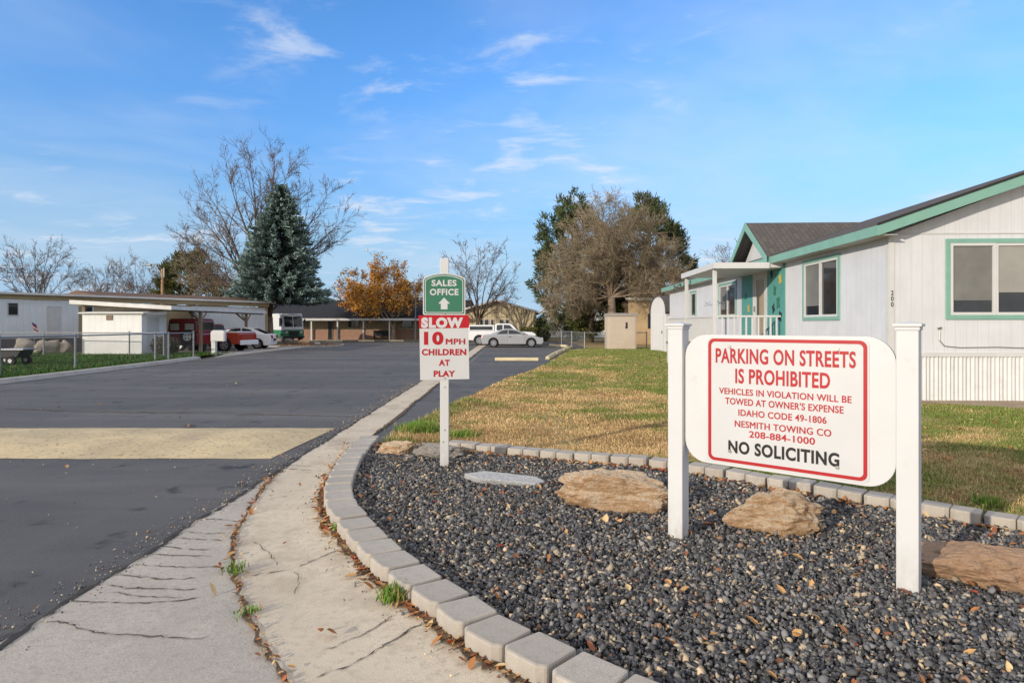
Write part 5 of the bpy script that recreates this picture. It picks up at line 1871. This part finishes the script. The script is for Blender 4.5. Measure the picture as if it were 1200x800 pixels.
mb = MB(); mb.box(-1.7, -W / 2 + .2, .35, 1.5, W / 2 - .2, .9); mb.build('underbody', M['plastic'], sv)
# ================================================================== TREES
def rotdir(d, ang, az):
    a = d.orthogonal().normalized()
    b = d.cross(a)
    return (d * math.cos(ang) + (a * math.cos(az) + b * math.sin(az)) * math.sin(ang)).normalized()


def limb_tree(name, label, base, trunk_r, fork_z, tips, tm, cm, seed, sub=(14, 7, 4), ratio=(.34, .42, .45), ang=(.55, .65, .7), rmin=.010, group=None, depth=2.0, up=.25, wob=.10, low=.25, lean=0, cat='tree', thick=.75):
    """trunk, then one limb per tip (tips are world points); sub-branches by recursion"""
    r = random.Random(seed)
    t = thing(name, label, cat, (base[0], base[1], 0), 0, group)
    B0 = Vector((base[0], base[1], 0))
    TM, CM = MB(), MB()
    ends = []
    fork = Vector((lean, 0, fork_z))
    TM.tube([(0, 0, -.1), (lean * .1, 0, .15), (lean * .4, .02, fork_z * .5), fork], [trunk_r * 1.35, trunk_r * 1.05, trunk_r * .92, trunk_r * .8], 10)

    def branch(p, d, L, rad, lv):
        n = 4 if lv == 1 else (3 if lv == 2 else 2)
        pts, rr = [p.copy()], [rad]
        q = p.copy()
        for k in range(n):
            d = (d + Vector((r.gauss(0, wob), r.gauss(0, wob), r.gauss(0, wob) + up * .25))).normalized()
            q = q + d * (L / n)
            pts.append(q.copy())
            rr.append(max(rad * (1 - .75 * (k + 1) / n), rmin * .7))
        CM.tube(pts, rr, 4 if lv == 1 else 3, caps=False)
        ends.append(q.copy())
        if lv < len(sub):
            m = max(1, int(sub[lv] * r.uniform(.7, 1.3)))
            for k in range(m):
                s = r.uniform(.2, 1.0)
                i = min(int(s * n), n - 1)
                pp = pts[i].lerp(pts[i + 1], s * n - i)
                dd = (pts[i + 1] - pts[i]).normalized()
                branch(pp, rotdir(dd, ang[lv] * r.uniform(.6, 1.3), r.uniform(0, 2 * PI)), L * ratio[lv] * r.uniform(.6, 1.4), max(rad * .5, rmin), lv + 1)

    for tip in tips:
        T = Vector(tip) - B0
        L = (T - fork).length
        n = 9
        pts, rr = [], []
        horiz = Vector((T.x - fork.x, T.y - fork.y, 0))
        ctrl = fork + Vector((0, 0, (T.z - fork_z) * .42)) + horiz * .30
        ph = r.uniform(0, 6)
        r0 = trunk_r * min(.75, .30 + .035 * L) * thick
        for k in range(n + 1):
            s = k / n
            p = fork * (1 - s) ** 2 + ctrl * 2 * s * (1 - s) + T * s * s
            p += Vector((math.sin(ph + s * 7), math.cos(ph * 2 + s * 6), math.sin(ph * 3 + s * 5))) * (L * .018 * min(1, s * 3))
            pts.append(p)
            rr.append(max(r0 * (1 - s) ** 1.1, rmin * 1.3))
        TM.tube(pts, rr, 7, caps=False)
        for k in range(int(sub[0] * r.uniform(.8, 1.2))):
            s = low + (1 - low) * r.random() ** .8
            i = min(int(s * n), n - 1)
            p = pts[i].lerp(pts[i + 1], s * n - i)
            d = (pts[i + 1] - pts[i]).normalized()
            branch(p, rotdir(d, ang[0] * r.uniform(.6, 1.3), r.uniform(0, 2 * PI)), L * ratio[0] * (1.15 - .6 * s) * r.uniform(.6, 1.3), max(rr[i] * .55, rmin * 1.2), 1)
    TM.build('trunk', tm, t, smooth=True, fix=False)
    CM.build('crown', cm, t, fix=False)
    return t, np.array([e[:] for e in ends])


def tips_px(pxs, Y, seed, dy):
    r = random.Random(seed)
    out = []
    for (px, py) in pxs:
        yy = Y + r.uniform(-dy, dy)
        out.append((PX(px, yy), yy, PZ(py, yy)))
    return out


def leaf_tris(C, size, cols, n_per, rad, name, parent, m=None, flat=.0):
    """small leaf quads scattered round points C"""
    n = len(C) * n_per
    c = np.repeat(C, n_per, 0) + rng.normal(0, rad, (n, 3))
    a = rng.normal(size=(n, 3)); a /= np.linalg.norm(a, axis=1)[:, None]
    b = np.cross(a, rng.normal(size=(n, 3))); b /= np.linalg.norm(b, axis=1)[:, None]
    s = (size * rng.uniform(.6, 1.4, n))[:, None]
    V = np.stack([c - a * s, c + b * s * .55, c + a * s, c - b * s * .55], 1).reshape(-1, 3)
    FI = np.arange(4 * n)
    return np_mesh(name, V, FI, 4, m or M['leaf'], parent, cols=np.repeat(cols(n), 4, 0))


# big bare tree behind the spruce
limb_tree('bare_tree', 'tall bare tree with fanned limbs rising behind the blue spruce', (PX(307, 48.5), 48.5), .40, 2.8,
          tips_px([(216, 282), (228, 250), (240, 226), (268, 195), (292, 182), (322, 180), (342, 198), (354, 230), (386, 226), (402, 256), (396, 280), (210, 298), (252, 265)], 50.4, 1, 1.2), M['bark'], M['twig_grey'], 1,
          sub=(15, 7, 4), ratio=(.27, .42, .5), rmin=.013, low=.38)
x, y = PX(315, 48.3), 48.3
limb_tree('bare_tree', 'pale trunked bare tree right beside the tall one, under the spruce skirt', (x, y), .36, 2.1, tips_px([(297, 330), (325, 330), (335, 345)], 48.6, 5, .5), M['bark_light'], M['twig_grey'], 9, sub=(4, 3), ratio=(.3, .4), rmin=.013)


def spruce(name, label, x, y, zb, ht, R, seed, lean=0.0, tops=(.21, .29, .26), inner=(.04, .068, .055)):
    t = thing(name, label, 'tree', (x, y, 0))
    mb = MB(); mb.tube([(-.95, 0, 0), (-.6, 0, zb), (lean * .5, 0, ht * .5), (lean, 0, ht * .97)], [.24, .2, .14, .02], 8); mb.build('trunk', M['bark'], t, smooth=True)
    pos, dirs, tt = [], [], []
    z = zb
    g = np.random.default_rng(seed)
    while z < ht - .15:
        f = (z - zb) / (ht - zb)
        Rz = R * (1 - f) ** .72 * (1 + .10 * math.sin(f * 23))
        nb = int(5 + 11 * (1 - f))
        a0 = g.uniform(0, 6.28)
        for k in range(nb):
            a = a0 + 2 * PI * k / nb + g.normal(0, .16)
            Rb = Rz * g.uniform(.72, 1.12) + .12
            if g.random() < .06:
                Rb *= .6
            ns = max(4, int(Rb / .10))
            zz0 = z + g.normal(0, .1)
            for s in np.linspace(.18, 1, ns):
                rr = Rb * s
                pz = zz0 - .30 * Rb * s + .24 * Rb * s * s
                o = np.array((math.cos(a), math.sin(a), 0))
                pos.append((rr * o[0] + lean * f, rr * o[1], pz))
                dirs.append((o[0], o[1], .15 + .25 * s)); tt.append(s)
        z += .25 - .08 * f
    pos, dirs, tt = np.array(pos), np.array(dirs), np.array(tt)
    k = 6
    n = len(pos) * k
    p = np.repeat(pos, k, 0) + g.normal(0, .07, (n, 3))
    d = np.repeat(dirs, k, 0) + g.normal(0, .55, (n, 3)); d /= np.linalg.norm(d, axis=1)[:, None]
    L = g.uniform(.16, .34, n)[:, None]
    sd = np.cross(d, g.normal(size=(n, 3))); sd /= np.linalg.norm(sd, axis=1)[:, None]
    w = .055
    V = np.stack([p - sd * w, p + sd * w, p + d * L + sd * w * .35, p + d * L - sd * w * .35], 1).reshape(-1, 3)
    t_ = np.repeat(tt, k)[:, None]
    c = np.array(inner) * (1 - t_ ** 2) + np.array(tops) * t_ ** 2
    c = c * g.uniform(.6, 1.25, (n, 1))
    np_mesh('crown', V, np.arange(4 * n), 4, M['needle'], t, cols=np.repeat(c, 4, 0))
    return t


x, y = PX(327, 48.4), 48.4
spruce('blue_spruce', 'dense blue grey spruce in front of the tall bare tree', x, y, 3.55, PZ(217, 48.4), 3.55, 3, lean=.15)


def pine(name, label, x, y, zc, rx, rz_, seed, col, tip, n_cl=260, trunk_h=None, cl=.52, per=85, group=None):
    g = np.random.default_rng(seed)
    t = thing(name, label, 'tree', (x, y, 0), 0, group)
    mb = MB()
    mb.tube([(0, 0, 0), (.1, 0, zc), (0, 0, zc + rz_ * .9)], [.3, .2, .03], 8)
    cen = []
    while len(cen) < n_cl:
        v = g.normal(size=3); v /= np.linalg.norm(v)
        q = g.uniform(.55, 1.0) ** .6
        lob = 1 + .22 * mnoise.noise(Vector((v[0] * 2.2 + seed, v[1] * 2.2, v[2] * 2.2))) + .10 * mnoise.noise(Vector((v[0] * 6, v[1] * 6 + seed, v[2] * 6)))
        taper = 1 - .30 * max(0, v[2])
        cen.append((v[0] * rx * q * lob * taper, v[1] * rx * q * lob * taper, zc + v[2] * rz_ * q * lob))
    cen = np.array(cen)
    for c in cen[::5]:
        zz = max(.6, c[2] - .35 * math.hypot(c[0], c[1]) - .3)
        mb.tube([(0, 0, zz), (c[0] * .5, c[1] * .5, zz + (c[2] - zz) * .35), tuple(c)], [.07, .045, .012], 4, caps=False)
    mb.build('trunk', M['bark'], t, smooth=True, fix=False)
    n = len(cen) * per
    rep = np.repeat(cen, per, 0)
    out = rep - np.array((0, 0, zc - rz_ * .25)); out /= np.linalg.norm(out, axis=1)[:, None]
    out[:, 2] += .45
    v = g.normal(size=(n, 3)); v /= np.linalg.norm(v, axis=1)[:, None]
    p = rep + v * (g.uniform(0, 1, n) ** .5)[:, None] * cl * np.array((.8, .8, .7)) + out * g.uniform(-.3, .5, n)[:, None] * cl
    d = v * .6 + out * .8 + g.normal(0, .35, (n, 3)); d /= np.linalg.norm(d, axis=1)[:, None]
    L = g.uniform(.16, .32, n)[:, None]
    sd = np.cross(d, g.normal(size=(n, 3))); sd /= np.linalg.norm(sd, axis=1)[:, None]
    w = .05
    V = np.stack([p - sd * w, p + sd * w, p + d * L + sd * w * .3, p + d * L - sd * w * .3], 1).reshape(-1, 3)
    cf = np.repeat(g.uniform(0, 1, len(cen)), per)[:, None]
    c = np.array(col) * (1 - cf) + np.array(tip) * cf
    c = c * g.uniform(.55, 1.3, (n, 1))
    np_mesh('crown', V, np.arange(4 * n), 4, M['needle'], t, cols=np.repeat(c, 4, 0))
    return t


# pines behind the brown tree, right of centre
pine('pine_tree', 'dark green pine left behind the brown twiggy tree', PX(671, 53), 53, 6.3, 3.7, 6.1, 5, (.05, .075, .032), (.10, .125, .05), 330)
pine('pine_tree', 'dark green pine right behind the brown twiggy tree', PX(760, 54), 54, 6.6, 4.0, 6.0, 8, (.05, .07, .032), (.105, .12, .05), 360)
# brown twiggy tree
bx, by = PX(718, 45.5), 45.5
limb_tree('brown_twiggy_tree', 'wide dense tree full of brown twigs with a pale trunk behind the beige utility shed', (bx, by), .34, 3.5,
          tips_px([(640, 352), (646, 318), (655, 290), (668, 265), (685, 250), (703, 243), (722, 246), (745, 250), (765, 262), (782, 280), (795, 300), (790, 325), (770, 335), (648, 362), (672, 366), (690, 300), (735, 300), (715, 280), (760, 310), (672, 325), (700, 258), (712, 254), (730, 256), (634, 335), (802, 318), (798, 342), (640, 300), (775, 300)], 45.5, 3, 3.4), M['bark_light'], M['twig_brown'], 12,
          sub=(34, 9, 4), ratio=(.34, .42, .5), ang=(.75, .8, .85), rmin=.0115, up=.05, low=.25, lean=-.1, thick=.42, wob=.2)
# pale twigs behind, low green by the trunk
pine('pine_tree', 'low olive conifer crown under the brown tree, left of the beige shed', PX(692, 50), 50, 2.6, 1.9, 1.9, 15, (.07, .085, .025), (.12, .13, .04), 70)
pine('pine_tree', 'olive conifer low behind the left part of the beige shed', PX(735, 49.5), 49.5, 2.4, 1.5, 1.9, 16, (.065, .08, .025), (.11, .12, .04), 50)

# orange leafed tree
ox, oy = G(461, 399.2)
ot, ends = limb_tree('orange_tree', 'half bare tree with orange and yellow leaves on its left side, before the brick building', (ox, oy), .25, 1.1,
                     tips_px([(404, 350), (408, 338), (412, 355), (416, 335), (424, 325), (438, 318), (456, 315), (473, 318), (487, 328), (492, 342), (415, 340), (440, 322), (485, 340), (462, 318)], oy, 6, 2.2), M['bark_light'], M['twig_brown'], 21,
                     sub=(12, 6, 4), ratio=(.36, .42, .5), ang=(.6, .7, .8), rmin=.012, up=.1)
wx = PX(441, oy) - ox
wz = PZ(340, oy)
sel = ends[rng.uniform(size=len(ends)) < np.clip(1.15 - np.hypot((ends[:, 0] - wx) / 4.6, (ends[:, 2] - wz) / 2.8) ** 1.3, .16, 1)]


def ocol(n):
    p = np.array([(.78, .38, .06), (.85, .50, .10), (.62, .26, .05), (.48, .19, .07)])
    return p[rng.choice(4, n, p=[.4, .25, .22, .13])] * rng.uniform(.7, 1.2, (n, 1))


leaf_tris(sel, .095, ocol, 6, .12, 'leaves', ot)
# bare tree right behind the sign
x, y = PX(556, 53.5), 53.5
limb_tree('bare_tree', 'spreading bare tree behind the speed sign, in front of the gabled hall', (x, y), .22, 1.6,
          tips_px([(522, 318), (530, 302), (545, 294), (562, 293), (580, 297), (596, 306), (606, 322), (602, 345), (520, 345), (590, 335), (540, 320)], y, 8, 2.0), M['bark'], M['twig_grey'], 31,
          sub=(11, 6, 4), ratio=(.34, .42, .5), ang=(.6, .7, .8), rmin=.013, up=.15, lean=.3)
# olive pine and twiggy tree behind the left home
pine('pine_tree', 'olive green pine behind the carport next to the utility pole', PX(222, 63), 63, 4.8, 3.4, 4.4, 25, (.06, .075, .02), (.15, .14, .04), 260)
limb_tree('brown_twiggy_tree', 'small brown twiggy tree in front of the olive pine above the carport', (PX(252, 58), 58), .2, 2.0,
          tips_px([(208, 320), (215, 302), (228, 290), (242, 284), (260, 290), (275, 305), (285, 322), (270, 335), (225, 330), (245, 310)], 58, 10, 1.8), M['bark'], M['twig_brown'], 41,
          sub=(12, 7, 3), ratio=(.34, .42, .5), ang=(.65, .7, .8), rmin=.014, up=.12)
# bare trees beyond the left home
limb_tree('bare_tree', 'bare tree standing alone at the far left above the mobile home roof', (PX(44, 74), 74), .26, 2.5,
          tips_px([(2, 322), (8, 305), (20, 294), (38, 288), (56, 290), (70, 300), (84, 316), (88, 330), (25, 318), (60, 315)], 74, 11, 2.5), M['bark'], M['twig_grey'], 51,
          sub=(11, 6, 4), ratio=(.36, .44, .5), ang=(.6, .7, .8), rmin=.017, up=.12)
for i, (px, w, topy, Y, lab) in enumerate(((104, 22, 320, 86, 'low far bare tree just right of the lone bare tree at the left'), (132, 26, 312, 84, 'far bare tree in the middle of the low row above the white shed'),
                                           (160, 26, 311, 88, 'far bare tree of the low row left of the utility pole'), (184, 18, 318, 90, 'narrow far bare tree directly behind the utility pole'))):
    limb_tree('bare_tree', lab, (PX(px, Y), Y), .2, 2.2, tips_px([(px - w, 338), (px - w * .8, topy + 10), (px - w * .4, topy + 2), (px, topy), (px + w * .4, topy + 3), (px + w * .8, topy + 9), (px + w, 336)], Y, 60 + i, 2), M['bark'], M['twig_pale'], 70 + i,
              sub=(9, 6, 4), ratio=(.36, .44, .5), ang=(.6, .7, .8), rmin=.018, up=.12)
limb_tree('bare_tree', 'far bare tree just left of the orange tree above the brick roof', (PX(408, 76), 76), .2, 2.5, tips_px([(386, 352), (392, 340), (402, 332), (414, 330), (424, 338), (432, 350)], 76, 91, 2), M['bark'], M['twig_pale'], 92,
          sub=(10, 6, 4), ratio=(.36, .44, .5), ang=(.6, .7, .8), rmin=.018, up=.12)
limb_tree('bare_tree', 'far bare tree just behind the porch canopy and entry gable of the mobile home', (PX(852, 80), 80), .25, 3, tips_px([(838, 300), (846, 294), (856, 291), (868, 296), (876, 304)], 80, 93, 2), M['bark'], M['twig_grey'], 94,
          sub=(10, 6, 4), ratio=(.36, .44, .5), ang=(.6, .7, .8), rmin=.018, up=.12)


# shrubs
def shrub(name, label, x, y, rx, ry, h, cols, n=1500, size=.06, z0=0, box=False):
    g = np.random.default_rng(int(abs(x * 100)) + 3)
    t = thing(name, label, 'shrub', (x, y, z0))
    mb = MB()
    for k in range(9):
        a = k * 2.4
        mb.tube([(0, 0, 0), (math.cos(a) * rx * .4, math.sin(a) * ry * .4, h * .45), (math.cos(a) * rx * .75, math.sin(a) * ry * .75, h * .85)], [.03, .02, .008], 4)
    mb.build('stem', M['bark'], t, fix=False)
    v = g.uniform(-1, 1, (n, 3)) if box else g.normal(size=(n, 3))
    if not box:
        v = v / np.linalg.norm(v, axis=1)[:, None] * (g.uniform(0, 1, (n, 1)) ** .4)
        v *= (1 + .2 * np.sin(v[:, :1] * 7) * np.cos(v[:, 1:2] * 6))
    C = np.stack([v[:, 0] * rx, v[:, 1] * ry, h * .5 + v[:, 2] * h * .5], 1)
    C[:, 2] = np.maximum(C[:, 2], .03)
    leaf_tris(C, size, lambda m: np.array(cols)[g.choice(len(cols), m)] * g.uniform(.6, 1.3, (m, 1)), 1, .02, 'foliage', t)
    return t


x, y = G(188, 415.5, .1); shrub('shrub', 'dark rounded shrub between the white shed and the chain link fence', x, y + .3, .62, .5, .85, [(.05, .06, .03), (.09, .085, .05), (.12, .10, .06)], 2200, .055, .1)
shrub('hedge', 'clipped olive hedge at the right corner of the tan hall', PX(619, 54.5), 54.5, .75, .6, 1.25, [(.10, .11, .03), (.15, .14, .04)], 2600, .07, 0, True)
shrub('shrub', 'dark shrub between the hedge and the pale far house', PX(637, 54.5), 54.5, .6, .5, 1.3, [(.03, .04, .02), (.06, .05, .03)], 1600, .07)
shrub('shrub', 'tall dark evergreen bush at the foot of the left pine behind the hall corner', PX(634, 57), 57, .7, .7, 2.3, [(.03, .05, .02), (.06, .08, .025)], 2500, .09)
limb_tree('bare_shrub', 'small bare shrub in front of the pale far house', (PX(656, 51), 51), .06, .25, tips_px([(645, 388), (648, 378), (655, 372), (662, 375), (668, 386)], 51, 95, .4), M['bark'], M['twig_grey'], 96, sub=(7, 4), ratio=(.4, .5), rmin=.012, cat='shrub')
# ================================================================== SKY, SUN, CAMERA
SUN_EL, SUN_AZ = math.radians(14.5), math.radians(228)      # azimuth clockwise from +Y
w = bpy.data.worlds.new('World')
SC.world = w
w.use_nodes = True
nt = w.node_tree
L = nt.links.new
bg = nt.nodes['Background']
sky = nt.nodes.new('ShaderNodeTexSky')
sky.sky_type = 'NISHITA'
sky.sun_disc = False
sky.sun_elevation = SUN_EL
sky.sun_rotation = SUN_AZ
sky.air_density = 1.0
sky.dust_density = .1
sky.ozone_density = 2.0
hsv = nt.nodes.new('ShaderNodeHueSaturation')
hsv.inputs['Saturation'].default_value = 1.22
hsv.inputs['Value'].default_value = 2.5
L(sky.outputs[0], hsv.inputs['Color'])
tc = nt.nodes.new('ShaderNodeTexCoord')
sp = nt.nodes.new('ShaderNodeSeparateXYZ')
L(tc.outputs['Generated'], sp.inputs[0])


def math_n(op, a, b=None):
    n = nt.nodes.new('ShaderNodeMath')
    n.operation = op
    for i, v in enumerate((a, b)):
        if v is None:
            continue
        if isinstance(v, (int, float)):
            n.inputs[i].default_value = v
        else:
            L(v, n.inputs[i])
    return n.outputs[0]


damp = nt.nodes.new('ShaderNodeMapRange')          # haze takes the glare out of the low sky
damp.interpolation_type = 'SMOOTHSTEP'
damp.inputs[1].default_value = -.02
damp.inputs[2].default_value = .42
damp.inputs[3].default_value = 1.0
damp.inputs[4].default_value = 1.85
L(sp.outputs[2], damp.inputs[0])
L(damp.outputs[0], hsv.inputs['Value'])
den = math_n('ADD', math_n('MAXIMUM', sp.outputs[2], .0), .14)
cb = nt.nodes.new('ShaderNodeCombineXYZ')
L(math_n('DIVIDE', sp.outputs[0], den), cb.inputs[0])
L(math_n('DIVIDE', sp.outputs[1], den), cb.inputs[1])


def cloud(scale, stretch, lo, hi, detail, off, rough=.6):
    mp = nt.nodes.new('ShaderNodeMapping')
    mp.inputs['Scale'].default_value = stretch
    mp.inputs['Location'].default_value = off
    mp.inputs['Rotation'].default_value = (0, 0, .5)
    L(cb.outputs[0], mp.inputs[0])
    n = nt.nodes.new('ShaderNodeTexNoise')
    n.inputs['Scale'].default_value = scale
    n.inputs['Detail'].default_value = detail
    n.inputs['Roughness'].default_value = rough
    n.inputs['Distortion'].default_value = .4
    L(mp.outputs[0], n.inputs['Vector'])
    r = nt.nodes.new('ShaderNodeMapRange')
    r.interpolation_type = 'SMOOTHSTEP'
    r.inputs[1].default_value = lo
    r.inputs[2].default_value = hi
    L(n.outputs[0], r.inputs[0])
    return r.outputs[0]


veil = cloud(.55, (1, 1, 1), 0.36, .72, 5, (3.1, 1.7, 0))
wisp = math_n('MULTIPLY', cloud(2.6, (1, 1.7, 1), .50, .74, 7, (5.5, .7, 0)), cloud(.6, (1, 1, 1), .42, .58, 3, (7.0, 1.5, 0)))
fac = math_n('MINIMUM', math_n('ADD', math_n('MULTIPLY', veil, .42), math_n('MULTIPLY', wisp, .75)), .75)
mx = nt.nodes.new('ShaderNodeMix')
mx.data_type = 'RGBA'
tint = nt.nodes.new('ShaderNodeMix')
tint.data_type = 'RGBA'
tint.blend_type = 'MULTIPLY'
tint.inputs[0].default_value = 1
L(hsv.outputs[0], tint.inputs[6])
tint.inputs[7].default_value = (.74, .85, 1.05, 1)
hz = nt.nodes.new('ShaderNodeMapRange')            # bluish haze band along the horizon
hz.interpolation_type = 'SMOOTHSTEP'
hz.inputs[1].default_value = .27
hz.inputs[2].default_value = .0
hz.inputs[3].default_value = 0
hz.inputs[4].default_value = .92
L(sp.outputs[2], hz.inputs[0])
hm = nt.nodes.new('ShaderNodeMix')
hm.data_type = 'RGBA'
L(hz.outputs[0], hm.inputs[0])
L(tint.outputs[2], hm.inputs[6])
hm.inputs[7].default_value = (2.3, 3.8, 5.6, 1)
L(fac, mx.inputs[0])
L(hm.outputs[2], mx.inputs[6])
mx.inputs[7].default_value = (5.0, 5.5, 6.3, 1)
# bright neutral cloud sheet added overhead and behind the viewer, unseen, as fill light
def mrange(v, a, b):
    r = nt.nodes.new('ShaderNodeMapRange')
    r.interpolation_type = 'SMOOTHSTEP'
    r.inputs[1].default_value = a
    r.inputs[2].default_value = b
    L(v, r.inputs[0])
    return r.outputs[0]


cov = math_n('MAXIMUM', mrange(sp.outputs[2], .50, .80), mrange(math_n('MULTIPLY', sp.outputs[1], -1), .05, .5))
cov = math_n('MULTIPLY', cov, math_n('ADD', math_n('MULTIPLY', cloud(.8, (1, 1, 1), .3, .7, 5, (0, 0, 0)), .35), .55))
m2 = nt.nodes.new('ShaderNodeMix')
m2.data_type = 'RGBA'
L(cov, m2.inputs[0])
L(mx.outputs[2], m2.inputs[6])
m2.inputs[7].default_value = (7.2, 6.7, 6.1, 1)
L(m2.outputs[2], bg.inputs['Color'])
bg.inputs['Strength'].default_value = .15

sun = bpy.data.lights.new('sun', 'SUN')
sun.energy = 3.8
sun.angle = math.radians(.5)
sun.color = (1.0, .885, .73)
so_ = bpy.data.objects.new('sun', sun)
COL.objects.link(so_)
dirv = Vector((-math.sin(SUN_AZ) * math.cos(SUN_EL), -math.cos(SUN_AZ) * math.cos(SUN_EL), -math.sin(SUN_EL)))
so_.rotation_euler = dirv.to_track_quat('-Z', 'Y').to_euler()
so_.location = (-20, -20, 20)

cam = bpy.data.cameras.new('camera')
cam.sensor_width = 36
cam.lens = F / 1200 * 36
cam.shift_y = -(400 - YH) / 1200
cam.clip_end = 3000
co = bpy.data.objects.new('camera', cam)
COL.objects.link(co)
co.location = (0, 0, H)
co.rotation_euler = (PI / 2, 0, 0)
SC.camera = co
SC.view_settings.view_transform = 'Standard'
SC.view_settings.look = 'None'
SC.view_settings.exposure = 0
